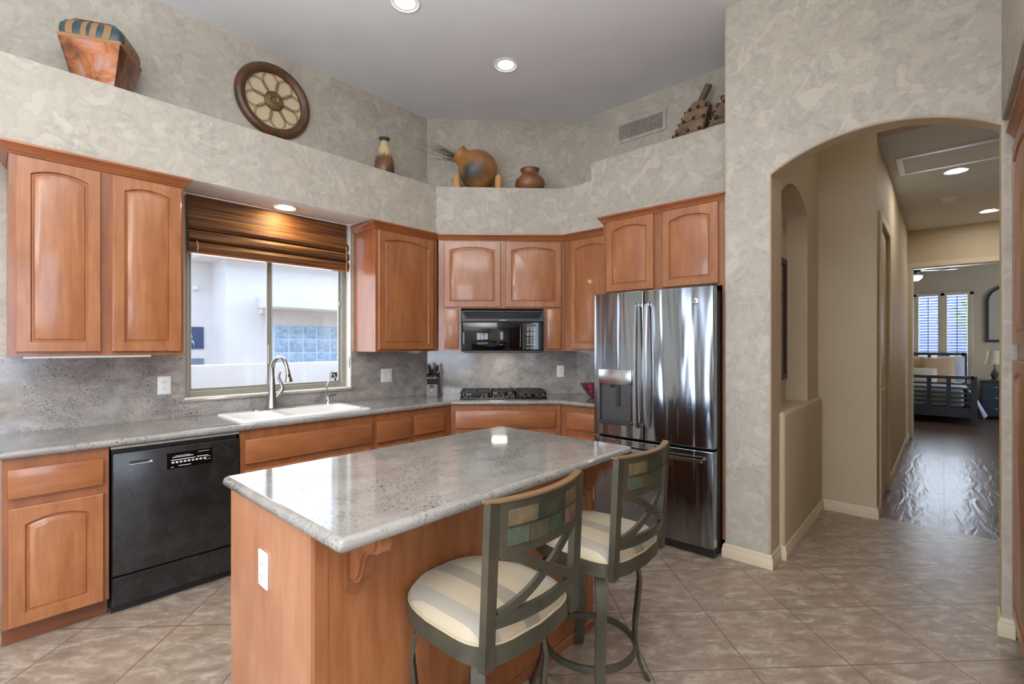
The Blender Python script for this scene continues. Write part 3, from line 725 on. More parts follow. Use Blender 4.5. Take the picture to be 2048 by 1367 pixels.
def text_bm(s, size, depth=.0006):
    cu = bpy.data.curves.new('txt', 'FONT'); cu.body = s; cu.size = size; cu.align_x = 'CENTER'; cu.align_y = 'CENTER'; cu.extrude = depth
    ob = bpy.data.objects.new('txt', cu); C.objects.link(ob); bpy.context.view_layer.update()
    dg = bpy.context.evaluated_depsgraph_get(); me = bpy.data.meshes.new_from_object(ob.evaluated_get(dg))
    bm = BM(); bm.from_mesh(me); bpy.data.objects.remove(ob); bpy.data.curves.remove(cu); bpy.data.meshes.remove(me); return bm
bm = text_bm('GE', .018); bmesh.ops.transform(bm, matrix=Matrix.Translation((.785, fy(.785) - .005, 1.688)) @ Matrix.Rotation(PI / 2, 4, 'X'), verts=bm.verts); link('badge_letters', bm, M['dgrey'], dr)
boxo('hinge_cover', (.80, .02, 1.785, .885, .12, 1.80), M['blkm'], t, bev=.004)
boxo('base_grille', (.01, .04, .012, .89, .07, .07), M['blkm'], t)
for x in (.08, .82): boxo('foot', (x - .02, .08, 0, x + .02, .12, .035), M['blkm'], t)

# ------------------------------------------------------------------ kitchen island
IX0, IX1, IY0, IY1 = -1.945, -1.305, .607, 2.045
t = thing('kitchen_island', 'wooden kitchen island under the polished granite slab, behind the bar stools', 'island', (0, 0, 0))
boxo('cabinet_body', (IX0, IY0 + .012, 0, IX1 - .012, IY1 - .012, .874), M['wood_in'], t)
boxo('end_panel', (IX0, IY0, 0, IX1, IY0 + .012, .874), m_wood('daylit_maple', False, (184, 132, 98), (166, 112, 80), .35), t, label='end panel with patio daylight put into its paler colour')  # daylight on this end is put into a paler wood colour
bm = BM(); box(bm, IX1 - .012, IY0 + .012, 0, IX1 - .004, IY1 - .012, .874); box(bm, IX1 - .012, IY0 + .012, 0, IX1, IY0 + .050, .874); box(bm, IX1 - .012, IY1 - .050, 0, IX1, IY1 - .012, .874); link('back_panel', bm, M['wood_in'], t)
boxo('end_panel', (IX0, IY1 - .012, 0, IX1, IY1, .874), M['wood'], t)
bm = BM(); mould(bm, [(IX1, IY0), (IX1, IY1)], [(0, 0), (.014, 0), (.012, .012), (.004, .028), (0, .03)]); link('shoe_moulding', bm, M['wood'], t)
for y in (.735, 1.965):
    bm = BM()
    prism(bm, [(y - .032, .874), (y + .032, .874), (y + .032, .690), (y, .662), (y - .032, .690)], 'x', IX1 - .002, IX1 + .020)
    cp = link('corbel', bm, M['wood'], t)
    bm = BM()
    pr = [(0, .874), (.150, .874), (.152, .850), (.146, .832), (.130, .822), (.108, .818), (.088, .812), (.074, .796), (.064, .770), (.054, .742), (.040, .720), (.020, .708), (0, .706)]
    prism(bm, [(IX1 + .020 + a, b) for a, b in pr], 'y', y - .013, y + .019)
    pr2 = [(a * .86, .874 + (b - .874) * .93) for a, b in pr]
    prism(bm, [(IX1 + .020 + a, b) for a, b in pr2], 'y', y - .020, y + .026)
    link('scroll_bracket', bm, M['wood'], cp)
bm = BM(); x0, x1, y0, y1 = -1.965, -1.125, .605, 2.07
prism(bm, rrect((x0 + x1) / 2, (y0 + y1) / 2, x1 - x0, y1 - y0, .004, 2), 'z', .8750, .914)
P = rrect((x0 + x1) / 2, (y0 + y1) / 2, x1 - x0, y1 - y0, .004, 2)
mould(bm, P, [(.0195 * math.sin(PI * i / 8), .8946 - .0193 * math.cos(PI * i / 8)) for i in range(9)], closed=True)
tag(link('island_countertop', bm, M['gran']), 'polished grey granite slab on top of the island', 'countertop')

# sockets and switches
def outlet(label, loc, rotz, w=.072, h=.117, kind='socket', group=None):
    t = thing('wall_outlet' if kind == 'socket' else 'light_switch', label, 'outlet' if kind == 'socket' else 'light switch', loc, rotz, group)
    bm = BM(); box(bm, -w / 2, -.007, -h / 2, w / 2, 0, h / 2, bev=.003, seg=2); link('plate', bm, M['white'], t)
    if kind == 'socket':
        for z in (-.021, .021):
            bm = BM(); prism(bm, rrect(0, z, .034, .029, .011, 3), 'y', -.0095, -.006); r = link('receptacle', bm, M['white'], t)
            bm = BM(); box(bm, -.008, -.0100, z - .002, -.006, -.009, z + .007); box(bm, .006, -.0100, z - .002, .008, -.009, z + .006); box(bm, -.002, -.0100, z - .010, .002, -.009, z - .006); link('slot', bm, M['slot'], r)
    elif kind == 'switch':
        for x in ((-.023, .023) if w > .1 else (0,)):
            bm = BM(); box(bm, x - .016, -.0105, -.033, x + .016, -.006, .033, bev=.002); link('rocker', bm, M['white'], t)
    return t
outlet('white outlet on the stone backsplash below the two-door cabinet, beside the window', (-3.79, .787, 1.134), PI / 2)
outlet('square white light switch plate on the stone backsplash between window and knife block', (-3.79, 2.468, 1.120), PI / 2, .118, .122, 'switch')
outlet('white outlet on the corner backsplash, right of the cooktop', DG(.722, 4.757, 1.134), D45)
outlet('white outlet on the end panel of the kitchen island', (-1.632, IY0, .675), 0)
outlet('white light switch on the hallway wall near the bedroom door', (-.40, 7.9, 1.18), PI / 2, .072, .117, 'switch')

# ------------------------------------------------------------------ knife block, cooktop-side bowl
ka = math.radians(40)
t = thing('knife_block', 'slanted dark wood knife block in the corner of the worktop', 'knife block', (-3.585, 2.845, .914), ka)
blk = plain('knife_wood', (66, 52, 46), .5)
bm = BM(); prism(bm, [(-.02, 0), (.11, 0), (.035, .205), (-.02, .185)], 'x', -.052, .052); o = link('block', bm, blk, t)
bm = BM(); box(bm, -.052, -.058, 0, .052, -.02, .115, bev=.003); link('front_box', bm, plain('block_front', (118, 114, 108), .4), t)
bm = BM(); box(bm, -.020, -.0592, .085, .018, -.0575, .108); link('sharpener_slot', bm, M['slot'], t)
bm = BM(); box(bm, -.012, -.0592, .055, .010, -.0575, .061); link('maker_mark', bm, M['print'], t)
kroot = t
import mathutils
def knife(lx, ly, lz, ln, w, tilt, label, group):
    k = thing('knife', label, 'knife', (0, 0, 0), 0, group)
    base = Matrix.Translation(Vector((-3.585, 2.845, .914))) @ Matrix.Rotation(ka, 4, 'Z')
    p = base @ Vector((lx, ly, lz)); k.location = p; k.rotation_euler = (0, 0, ka)
    d = Vector((.06 * (1 if lx > 0 else -.4), -math.sin(tilt), math.cos(tilt))).normalized()
    bm = BM(); pts = [d * (ln * q) for q in (0, .25, .55, .85, 1)]
    sweep(bm, pts, [(a * w / 2, b * w * .8) for a, b in circ(1, 10)], (1, 0, 0), scale=[.85, .95, .9, 1.05, .9]); link('handle', bm, M['blkm'], k)
    bm = BM(); sweep(bm, [d * (ln - .002), d * (ln + .008)], [(a * w / 2, b * w * .8) for a, b in circ(.92, 10)], (1, 0, 0)); link('end_cap', bm, M['chrome'], k)
    bm = BM(); sweep(bm, [d * -.05, d * .004], rect(.003, w * .9), (1, 0, 0)); link('blade', bm, M['chrome'], k)
    return k
LG = 'black steak knives in a row'
for lx, ly, lz, ln, lb in ((-.034, .03, .195, .105, 'large black knife handle standing tallest at the left of the block'), (-.002, .022, .192, .075, 'mid-length black knife handle in the middle of the block top'),
                       (.03, .024, .194, .10, 'large black knife handle at the right of the block top'), (-.044, -.005, .172, .055, 'short black knife handle on the left shoulder of the block'), (.047, .0, .175, .055, 'short black knife with bright side at the right edge of the block')):
    knife(lx, ly, lz, ln, .021, .32, lb, None)
for i in range(6):
    knife(-.036 + .0148 * i, -.036, .113, .062, .0125, .22, 'black steak knife in the lower row of six in the knife block', LG)

t = thing('fruit_bowl', 'small dark wire bowl with red and blue glass, half hidden by the refrigerator', 'bowl', (-2.405, 3.80, .914))
bm = BM(); pr = [(.030, .004), (.05, .012), (.08, .045), (.11, .085), (.135, .125)]
for i in range(14):
    a = 2 * PI * i / 14; tube(bm, [(r * math.cos(a + z * 2), r * math.sin(a + z * 2), z) for r, z in pr], .0022, 5)
for r, z in pr: tube(bm, [(r * math.cos(2 * PI * i / 24), r * math.sin(2 * PI * i / 24), z) for i in range(24)], .003, 5, closed=True)
link('wire_frame', bm, M['blkm'], t)
bm = BM(); lathe(bm, [(0, .008), (.045, .014), (.074, .045), (.103, .085), (.126, .120), (.122, .120), (.098, .085), (.07, .048), (0, .014)], 28)
link('glass_liner', bm, m_mottle('mosaic_glass', [(40, 60, 130), (150, 30, 50), (190, 60, 70), (60, 90, 170)], 26, .1), t)
for i, (a, rr, z) in enumerate(((2.9, .05, .095), (.9, .045, .095), (4.6, .04, .10))):
    bm = BM(); bmesh.ops.create_uvsphere(bm, u_segments=18, v_segments=12, radius=.034); bmesh.ops.translate(bm, vec=(rr * math.cos(a), rr * math.sin(a), z), verts=bm.verts)
    link('glass_ball', bm, plain('red_glass', (176, 34, 52), .08), t)

# ------------------------------------------------------------------ decor on the plaster shelf
ZL = 2.853
t = thing('copper_vase', 'large square burnt copper vase with striped teal collar on the plaster shelf', 'vase', (-3.625, .455, ZL), math.radians(61))
def sq(bm, prof, n=4, r=.02):
    rings = [[bm.verts.new((*p, z)) for p in rrect(0, 0, 2 * h, 2 * h, min(r, h * .3), 3)] for h, z in prof]
    for a, b in zip(rings, rings[1:]):
        for i in range(len(a)): bm.faces.new((a[i], a[(i + 1) % len(a)], b[(i + 1) % len(a)], b[i]))
    bm.faces.new(rings[0][::-1]); bm.faces.new(rings[-1])
bm = BM(); sq(bm, [(.096, 0), (.112, .08), (.130, .165), (.143, .232)], r=.008); link('body', bm, M['copper'], t)
bm = BM(); sq(bm, [(.143, .230), (.146, .236), (.146, .248), (.143, .252)], r=.01); link('band', bm, plain('leather_band', (150, 108, 66), .6), t)
teal = plain('teal_lacquer', (46, 66, 70), .3)
bm = BM(); cp = [(.143, .250), (.146, .275), (.143, .305), (.130, .330), (.112, .345), (.100, .347)]; sq(bm, cp, r=.03); link('collar', bm, teal, t)
rng = random.Random(3)
for f in range(4):
    for k in range(4):
        u = -.62 + .40 * k + rng.uniform(-.08, .08); lean = rng.uniform(-.12, .14); wv = rng.uniform(.012, .022)
        bm = BM(); R = []
        for h, z in cp[:-1]:
            s = (z - .25) / .09
            c = (u + lean * s) * h * .95; R.append([bm.verts.new((c - wv, -h - .0025, z)), bm.verts.new((c + wv, -h - .0025, z)), bm.verts.new((c + wv, -h + .004, z)), bm.verts.new((c - wv, -h + .004, z))])
        for a, b in zip(R, R[1:]):
            for i in range(4): bm.faces.new((a[i], a[(i + 1) % 4], b[(i + 1) % 4], b[i]))
        bm.faces.new(R[0][::-1]); bm.faces.new(R[-1])
        bmesh.ops.transform(bm, matrix=Matrix.Rotation(f * PI / 2, 4, 'Z'), verts=bm.verts)
        link('strap', bm, plain('tan_strap', (138, 106, 70), .6), t)
bm = BM(); sq(bm, [(.100, .346), (.106, .350), (.104, .358), (.09, .36)], r=.03); link('rim', bm, M['copper'], t)

t = thing('wall_medallion', 'round wooden wall medallion with wire petals and a brass centre', 'wall decoration', (-3.798, 1.478, 3.257))
RX = Matrix.Rotation(PI / 2, 4, 'Y')
bm = BM(); lathe(bm, [(.205, 0), (.275, 0), (.278, .012), (.265, .034), (.245, .042), (.222, .036), (.208, .022), (.205, 0)], 64, RX); link('frame', bm, m_mottle('aged_rim', [(50, 46, 28), (74, 54, 32), (100, 58, 36), (58, 54, 34)], 7, .35), t)
bm = BM(); lathe(bm, [(0, .004), (.206, .004), (.206, .0), (0, .0)], 48, RX); link('backing', bm, plain('cream_backing', (206, 186, 150), .7), t)
bm = BM(); lathe(bm, [(0, .026), (.02, .024), (.03, .030), (.05, .026), (.066, .022), (.072, .014), (.07, .004)], 40, RX); link('centre_boss', bm, m_mottle('brass_boss', [(78, 66, 40), (128, 108, 66), (100, 84, 52)], 40, .4, .6), t)
for i in range(8):
    a = 2 * PI * i / 8 + .2; bm = BM()
    for ra, rb in ((.078, .060), (.070, .050)):
        cx = .132; P = []
        for k in range(28):
            b = 2 * PI * k / 28; u = cx + ra * math.cos(b); v = rb * math.sin(b)
            P.append((.012, u * math.cos(a) - v * math.sin(a), u * math.sin(a) + v * math.cos(a)))
        tube(bm, P, .0014, 5, closed=True)
    link('wire_petal', bm, M['blkm'], t)

t = thing('bottle_vase', 'small bottle vase with cream drips over brown glaze on the shelf', 'vase', (-3.60, 2.325, ZL))
g = G('drip_glaze', .3); v = g.obj(); sx = g.n('SeparateXYZ', Vector=v)
ang = g.math('MULTIPLY', g.n('Math', _operation='ARCTAN2', i0=sx.outputs[1], i1=sx.outputs[0]).outputs[0], 3.2)
cmb = g.n('CombineXYZ', X=ang, Y=0., Z=0.).outputs[0]
dr_ = g.noise(cmb, 3.0, 2, .6)
th = g.math('ADD', g.math('MULTIPLY', dr_, -.26), .30)
fc = g.ramp(g.math('MULTIPLY', g.math('SUBTRACT', sx.outputs[2], th), 60.), (.0, g1(0)), (1, g1(1)))
base = g.ramp(g.noise(v, 5, 4), (.35, lin(66, 60, 50)), (.65, lin(128, 76, 40)))
g.col(g.mix(fc, base, lin(196, 176, 128)))
bm = BM(); lathe(bm, [(0, 0), (.070, 0), (.082, .02), (.088, .07), (.080, .13), (.060, .20), (.044, .255), (.034, .285), (.031, .310)], 32); link('body', bm, g.m, t, ang=60)
bm = BM(); lathe(bm, [(.031, .308), (.048, .330), (.050, .334), (.044, .335), (.026, .315), (.026, .29)], 28); link('rim', bm, plain('dark_lip', (66, 58, 50), .4), t)

gx = DG(-.10, 4.575, ZL)
t = thing('pot_stand', 'light wood cradle stand under the tilted round pot', 'stand', gx, D45)
lw = plain('pale_wood', (188, 142, 84), .5)
for s in (-1, 1):
    for y in (-.10, .10):
        bm = BM(); tube(bm, [(s * .192, y, 0), (s * .196, y, .11), (s * .200, y, .135)], .034, 12, scale=[1, 1, .7]); link('post', bm, lw, t)
bm = BM(); box(bm, -.19, -.015, .012, .19, .015, .030); 
for s in (-1, 1): box(bm, s * .185 - .012, -.1, .012, s * .185 + .012, .1, .034)
link('cross_bar', bm, lw, t)
t = thing('round_pot', 'round tan and smoky grey pot lying tilted in a wooden stand', 'pot', (gx[0], gx[1], ZL + .216), D45)
T = Matrix.Rotation(math.radians(-50), 4, 'Y')
gm = G('smoked_clay', .38); v = gm.obj(); n1 = gm.noise(v, 5, 4, .5, .6)
d = gm.n('VectorMath', _operation='DISTANCE', i0=gm.n('VectorMath', _operation='MULTIPLY_ADD', i0=gm.n('TexNoise', Vector=v, Scale=6, Detail=3).outputs['Color'], i1=(.16, .16, .16), i2=gm.map(v, (.75, 1, 1.25))).outputs[0], i1=(.02, -.10, -.02)).outputs['Value']
c = gm.ramp(n1, (.35, lin(156, 104, 52)), (.6, lin(182, 128, 68)), (.75, lin(150, 88, 52)))
c = gm.mix(gm.math('MULTIPLY', gm.ramp(gm.noise(v, 3.2, 4), (.45, g1(0)), (.65, g1(1))), .7), c, lin(104, 76, 50))
c = gm.mix(gm.ramp(d, (.05, g1(1)), (.16, g1(0))), c, lin(64, 62, 58)); gm.col(c)
bm = BM(); pr = [(0, -.185)] + [(.186 * math.cos(a), .186 * math.sin(a)) for a in [-PI / 2 + (PI * .83) * i / 16 for i in range(1, 17)]] + [(.085, .195), (.082, .215), (.092, .238), (.086, .238), (.07, .20), (.06, .12)]
lathe(bm, pr, 36, T)
link('body', bm, gm.m, t, ang=60)
t = thing('twig_bundle', 'bundle of thin dry twigs sticking out of the tilted round pot', 'twigs', (gx[0], gx[1], ZL + .216), D45)
bm = BM(); rng = random.Random(5)
ax = Vector((-math.sin(math.radians(56)), 0, math.cos(math.radians(56))))
for i in range(46):
    ln = rng.uniform(.30, .52); sp = Vector((rng.gauss(-.05, .03), rng.gauss(0, .05), rng.gauss(-.05, .045)))
    a = ax * .12 + Vector((0, rng.uniform(-.04, .04), rng.uniform(-.03, .03))); b = ax * ln + sp * (ln / .4)
    m_ = (a + b) / 2 + Vector((0, rng.gauss(0, .01), rng.gauss(.01, .01)))
    if b.y > .12: b.y = .12
    tube(bm, [a, m_, b], .0022, 4, scale=[1, .8, .4])
o = link('stems', bm, plain('dry_twig', (88, 78, 64), .8), t); o['kind'] = 'stuff'
t = thing('clay_pot', 'squat brown clay pot with a flared neck on the corner shelf', 'pot', DG(.40, 4.585, ZL))
bm = BM(); lathe(bm, [(0, 0), (.085, 0), (.125, .035), (.146, .085), (.138, .125), (.105, .158), (.084, .178), (.080, .198), (.092, .225), (.096, .232), (.090, .234), (.07, .20), (.07, .17)], 36)
link('body', bm, m_mottle('brown_glaze', [(92, 58, 36), (122, 80, 50), (138, 94, 62)], 8, .28), t, ang=50)

# studded leather and wood pieces
lea = m_mottle('old_leather', [(84, 66, 48), (118, 96, 72), (150, 124, 88)], 9, .6)
tanm = m_mottle('tan_hide', [(132, 104, 70), (166, 134, 92)], 6, .6)
def studded(label, x, z, group):
    t = thing('studded_bellows', label, 'decoration', (x, 3.86, z), 0, group)
    def slab(name, pts, y0, y1, m):
        bm = BM(); prism(bm, pts, 'y', y0, y1)
        bmesh.ops.bevel(bm, geom=[e for e in bm.edges], offset=.006, segments=2, affect='EDGES'); return link(name, bm, m, t)
    slab('hide_body', [(-.17, 0), (.11, 0), (.15, .10), (-.10, .10)], -.03, .05, tanm)
    slab('leather_sleeve', [(-.115, .075), (.135, .075), (.185, .245), (.19, .31), (.105, .345), (.065, .335), (.0, .27)], -.038, .055, lea)
    bm = BM(); sweep(bm, [(.105, .0, .32), (.172, .02, .46), (.174, .02, .465)], circ(.027, 12), (0, 1, 0), scale=[1, 1.05, .9]); link('wooden_handle', bm, m_mottle('grey_wood', [(92, 76, 60), (118, 98, 76)], 12, .7), t)
    for r, (z, a, b) in enumerate(((.115, -.06, .12), (.20, -.005, .155), (.28, .045, .175))):
        bm = BM(); sweep(bm, [(a - .02, -.040, z), ((a + b) / 2, -.042, z + .008), (b + .02, -.040, z)], rect(.008, .022), (0, 0, 1)); link('strap', bm, lea, t)
        for k in range(3):
            bm = BM(); bmesh.ops.create_uvsphere(bm, u_segments=10, v_segments=8, radius=.013); bmesh.ops.translate(bm, vec=(a + (b - a) * k / 2, -.047, z + (.006 if k == 1 else 0)), verts=bm.verts); link('stud', bm, plain('stud_metal', (92, 60, 44), .25, .8), t)
    for k in range(7):
        q = k / 6; bm = BM(); bmesh.ops.create_uvsphere(bm, u_segments=10, v_segments=8, radius=.014); bmesh.ops.translate(bm, vec=(-.158 + .155 * q, -.01, .035 + .245 * q), verts=bm.verts); link('stud', bm, bpy.data.materials['stud_metal'], t)
    return t
b1_ = studded('studded leather and wood bellows with a raised handle on the shelf, whole shape showing', -1.565, 3.012, None)
b2_ = dup(b1_, (-1.235, 3.84, 3.012), .05, 'studded leather and wood bellows cut off by the plaster pier')

b2_.scale = (1.2, 1, 1.25)
# supply air grille
t = thing('air_vent', 'cream supply air grille high on the rear wall', 'vent', (-2.04, 3.998, 3.375))
bm = BM(); w, h = .48, .185
for a in ((-w / 2, -h / 2, w / 2, -h / 2 + .022), (-w / 2, h / 2 - .022, w / 2, h / 2), (-w / 2, -h / 2 + .022, -w / 2 + .022, h / 2 - .022), (w / 2 - .03, -h / 2 + .022, w / 2, h / 2 - .022)): box(bm, a[0], -.010, a[1], a[2], 0, a[3])
link('frame', bm, M['paper'], t)
boxo('dark_duct', (-w / 2 + .02, -.002, -h / 2 + .02, w / 2 - .02, .0005, h / 2 - .02), M['slot'], t)
bm = BM()
for i in range(27): x = -w / 2 + .030 + i * .0158; box(bm, x - .0028, -.008, -h / 2 + .02, x + .0028, -.003, h / 2 - .02)
for i in range(7): z = -h / 2 + .032 + i * .0203; box(bm, -w / 2 + .02, -.0065, z - .0026, w / 2 - .025, -.002, z + .0026)
link('louvre_grid', bm, M['paper'], t)

# ------------------------------------------------------------------ lights in the ceilings
def downlight(label, x, y, z, mat, r=.088, group=None):
    t = thing('recessed_light', label, 'ceiling light', (x, y, z), 0, group)
    bm = BM(); lathe(bm, [(r + .012, 0), (r + .012, -.004), (r, -.007), (r - .006, -.002), (r - .012, .0)], 36); link('trim_ring', bm, M['can'], t)
    bm = BM(); lathe(bm, [(r - .006, -.003), (r - .016, -.0015), (r - .024, -.001)], 32); link('reflector', bm, M['can'], t)
    bm = BM(); lathe(bm, [(0, -.0052), (r * .45, -.005), (r * .66, -.0035), (r * .70, -.001)], 28); link('lens', bm, mat, t)
    return t
downlight('recessed ceiling light in the middle of the kitchen ceiling, nearest the rear wall', -2.602, 2.80, KC, M['lens'])
downlight('recessed ceiling light cut by the top edge of the photo', -2.615, 1.845, KC, M['lens'])
for x, y in ((-2.615, .6), (-.7, 2.5), (-.7, 1.2), (-.7, -.4), (-2.3, -1.2), (1.4, -.6), (1.4, -2.2), (-.6, -2.4)):
    downlight('recessed ceiling light of the family room behind the photographer', x, y, KC, M['lens'], group='recessed lights out of view')
downlight('recessed light in the soffit above the bamboo shade', -3.640, 1.50, WZ1, m_emit('lit_lens_soffit', (1, .74, .36), 260), .075)
downlight('recessed light in the raised vestibule ceiling just behind the arch', .15, 4.1, KC, m_emit('lit_lens_vestibule', (1, .94, .84), 150))
downlight('recessed hallway ceiling light beside the attic hatch', .087, 6.366, HC, M['lens_dim'])
downlight('recessed hallway ceiling light farthest from the arch', .423, 8.548, HC, M['lens_dim'])
t = thing('smoke_detector', 'round white smoke detector on the hallway ceiling', 'smoke detector', (.043, 7.507, HC))
bm = BM(); lathe(bm, [(0, -.035), (.045, -.034), (.062, -.026), (.070, -.010), (.072, 0)], 28); link('cover', bm, M['white'], t)
t = thing('attic_hatch', 'white framed attic hatch panel in the hallway ceiling', 'hatch', (.17, 5.87, HC))
bm = BM(); a, b = .50, .29
for q in ((-a, -b, a, -b + .05), (-a, b - .05, a, b), (-a, -b + .05, -a + .05, b - .05), (a - .05, -b + .05, a, b - .05)): box(bm, q[0], q[1], -.012, q[2], q[3], 0, .003)
link('frame', bm, M['white'], t)
boxo('panel', (-a + .05, -b + .05, -.005, a - .05, b - .05, 0), M['ceil'], t)

t = thing('added_uplight', 'added torchiere uplight out of view behind the camera, brightening the ceiling', 'lamp', (.25, -1.25, 0))  # uplight added behind the camera to lift the ceiling brightness
bm = BM(); lathe(bm, [(0, 0), (.15, 0), (.15, .02), (.03, .04), (.015, .06), (.015, 1.75), (.03, 1.78)], 24, cap=True); link('pole', bm, M['iron'], t)
bm = BM(); lathe(bm, [(.02, 1.78), (.12, 1.82), (.20, 1.90), (.196, 1.90), (.118, 1.828), (.02, 1.79)], 32); link('bowl', bm, M['white'], t)
lamp('added_uplight_bulb', 'SPOT', (.25, -1.25, 1.91), (PI, 0, 0), 2900, (.97, .99, 1.0), shadow_soft_size=.10, spot_size=math.radians(150), spot_blend=.5)

# ------------------------------------------------------------------ tall pantry at the right edge
cabinet('tall wooden pantry cabinet at the right edge, beside the arched opening', (.258, 3.285, 0), -PI / 2, [(0, 0, .09, 1.9, .68, 2.412)],
        [(.03, 1.40, .55, .93), (.03, .13, .55, 1.20), (.62, 1.40, .55, .93), (.62, .13, .55, 1.20), (1.21, 1.40, .55, .93), (1.21, .13, .55, 1.20)],
        crown_path=[(.005, 0), (1.9, 0)], cz=2.370, toe=(0, .055, 0, 1.9, .075, .09), name='pantry_cabinet')

# ------------------------------------------------------------------ bar stools
def yb(x, z): return .215 + .045 * (1 - (x / .205) ** 2) + (z - .55) * .05
def back_strip(bm, path, w, th=.012, vert=False):
    """flat bar lying on the curved back surface; path of (x, z)"""
    L = []; n = len(path)
    for i, (x, z) in enumerate(path):
        a, b = path[max(0, i - 1)], path[min(n - 1, i + 1)]
        dx, dz = b[0] - a[0], b[1] - a[1]; l = math.hypot(dx, dz); nx, nz = -dz / l, dx / l
        q = []
        for s, d in ((-1, -1), (1, -1), (1, 1), (-1, 1)):
            X, Z = x + nx * w / 2 * s, z + nz * w / 2 * s; q.append(bm.verts.new((X, yb(X, Z) + d * th / 2, Z)))
        L.append(q)
    fs = []
    for a, b in zip(L, L[1:]):
        for i in range(4): fs.append(bm.faces.new((a[i], a[(i + 1) % 4], b[(i + 1) % 4], b[i])))
    fs += [bm.faces.new(L[0][::-1]), bm.faces.new(L[-1])]; bmesh.ops.recalc_face_normals(bm, faces=fs)
def line(a, b, n=10): return [(a[0] + (b[0] - a[0]) * i / n, a[1] + (b[1] - a[1]) * i / n) for i in range(n + 1)]
def seat_outline(s=1., n=48):
    P = []
    for i in range(n):
        a = 2 * PI * i / n; c, q = math.cos(a), math.sin(a)
        ex = .32 if q > 0 else .72
        x = math.copysign(abs(c) ** ex, c) * .212; y = math.copysign(abs(q) ** ex, q)
        x *= 1 - .10 * (1 if y < 0 else 0) * abs(y)
        y = y * .215 + (.035 * (1 - (x / .212) ** 2) if y > 0 else 0)
        P.append((x * s, y * s))
    return P
def make_stool(label, loc, rotz):
    t = thing('bar_stool', label, 'bar stool', loc, rotz, 'swivel bar stools at the island')
    mt = M['metal']
    lp = [(.555, .05), (.552, .11), (.535, .165), (.49, .200), (.42, .212), (.33, .203), (.24, .192), (.17, .191), (.10, .202), (.035, .226), (.012, .236), (.004, .250)]
    for k in range(4):
        a = PI / 4 + k * PI / 2; bm = BM()
        sweep(bm, [(r * math.cos(a), r * math.sin(a), z) for z, r in lp], rect(.040, .012), (math.cos(a), math.sin(a), 0)); link('leg', bm, mt, t)
    bm = BM(); sweep(bm, [(.184 * math.cos(2 * PI * i / 40), .184 * math.sin(2 * PI * i / 40), .17) for i in range(40)], rect(.012, .026), (0, 0, 1), closed=True); link('foot_ring', bm, mt, t)
    bm = BM(); lathe(bm, [(0, .548), (.085, .548), (.085, .558), (.06, .562), (.06, .575), (0, .575)], 24); link('swivel_plate', bm, M['iron'], t)
    bm = BM(); prism(bm, seat_outline(.985), 'z', .572, .580)
    P = seat_outline(1.0); sweep(bm, [(x, y, .5875) for x, y in P], rect(.008, .05), (0, 0, 1), closed=True); link('seat_frame', bm, mt, t)
    bm = BM(); L = []
    for s, z in ((.955, .582), (.975, .592), (.98, .606), (.965, .622), (.90, .640), (.75, .652), (.5, .660), (.25, .663)): L.append([bm.verts.new((x, y, z)) for x, y in seat_outline(s)])
    for a, b in zip(L, L[1:]):
        for i in range(len(a)): bm.faces.new((a[i], a[(i + 1) % len(a)], b[(i + 1) % len(a)], b[i]))
    bm.faces.new(L[0][::-1]); bm.faces.new(L[-1]); cu = link('cushion', bm, M['plaid'], t, ang=60)
    bm = BM(); tube(bm, [(x, y, .611) for x, y in seat_outline(.985)], .0045, 6, closed=True); link('piping', bm, plain('piping_cloth', (176, 160, 132), .6), cu)
    for s in (-1, 1):
        bm = BM(); x = s * .190
        L = []
        for z in (.562, .62, .70, .80, .90, 1.0):
            y = yb(x, z) - .0; L.append([bm.verts.new((x - .018, y - .012, z)), bm.verts.new((x + .018, y - .012, z)), bm.verts.new((x + .018, y + .012, z)), bm.verts.new((x - .018, y + .012, z))])
        fs = []
        for a, b in zip(L, L[1:]):
            for i in range(4): fs.append(bm.faces.new((a[i], a[(i + 1) % 4], b[(i + 1) % 4], b[i])))
        fs += [bm.faces.new(L[0][::-1]), bm.faces.new(L[-1])]; bmesh.ops.recalc_face_normals(bm, faces=fs); link('back_post', bm, mt, t)
    bm = BM(); back_strip(bm, line((-.172, .925), (.172, .925), 16), .146, .014); tp = link('back_panel', bm, mt, t)
    bm = BM(); back_strip(bm, line((-.208, 1.001), (.208, 1.001), 16), .006, .024); link('top_rail', bm, plain('bronze_rail', (132, 104, 74), .4, .4), t)
    bm = BM(); back_strip(bm, line((-.174, .685), (.174, .685), 14), .036, .014); link('lower_rail', bm, mt, t)
    for sg in (-1, 1):
        bm = BM(); q = []
        for i in range(15):
            f = i / 14; x = -.165 + .33 * f; k = .5 + .5 * math.tanh((f - .5) * 1.8) / math.tanh(.9)
            q.append((sg * x, .700 + .158 * k))
        back_strip(bm, q, .026, .012 + .001 * sg); link('cross_bar', bm, mt, t)
    cols = [(108, 94, 68), (58, 60, 44), (104, 88, 64), (78, 88, 72), (80, 74, 54), (58, 72, 56), (122, 92, 72)]
    tiles = [(-.150, -.055, .932, .975), (-.050, .070, .932, .975), (.075, .150, .932, .975), (-.150, -.085, .880, .925), (-.080, -.010, .880, .925), (-.005, .065, .880, .925), (.070, .150, .880, .925)]
    for i, (a, b, z0, z1) in enumerate(tiles):
        bm = BM(); back_strip(bm, line((-b, (z0 + z1) / 2), (-a, (z0 + z1) / 2), 5), z1 - z0, .020); link('slate_tile', bm, m_mottle('slate_%d' % i, [tuple(c * .62 for c in cols[i]), tuple(c * .82 for c in cols[i]), cols[i]], 24, .5), tp)
    return t
st = make_stool('swivel bar stool nearest the camera, at the near end of the island', (-1.095, 1.055, 0), -PI / 2)
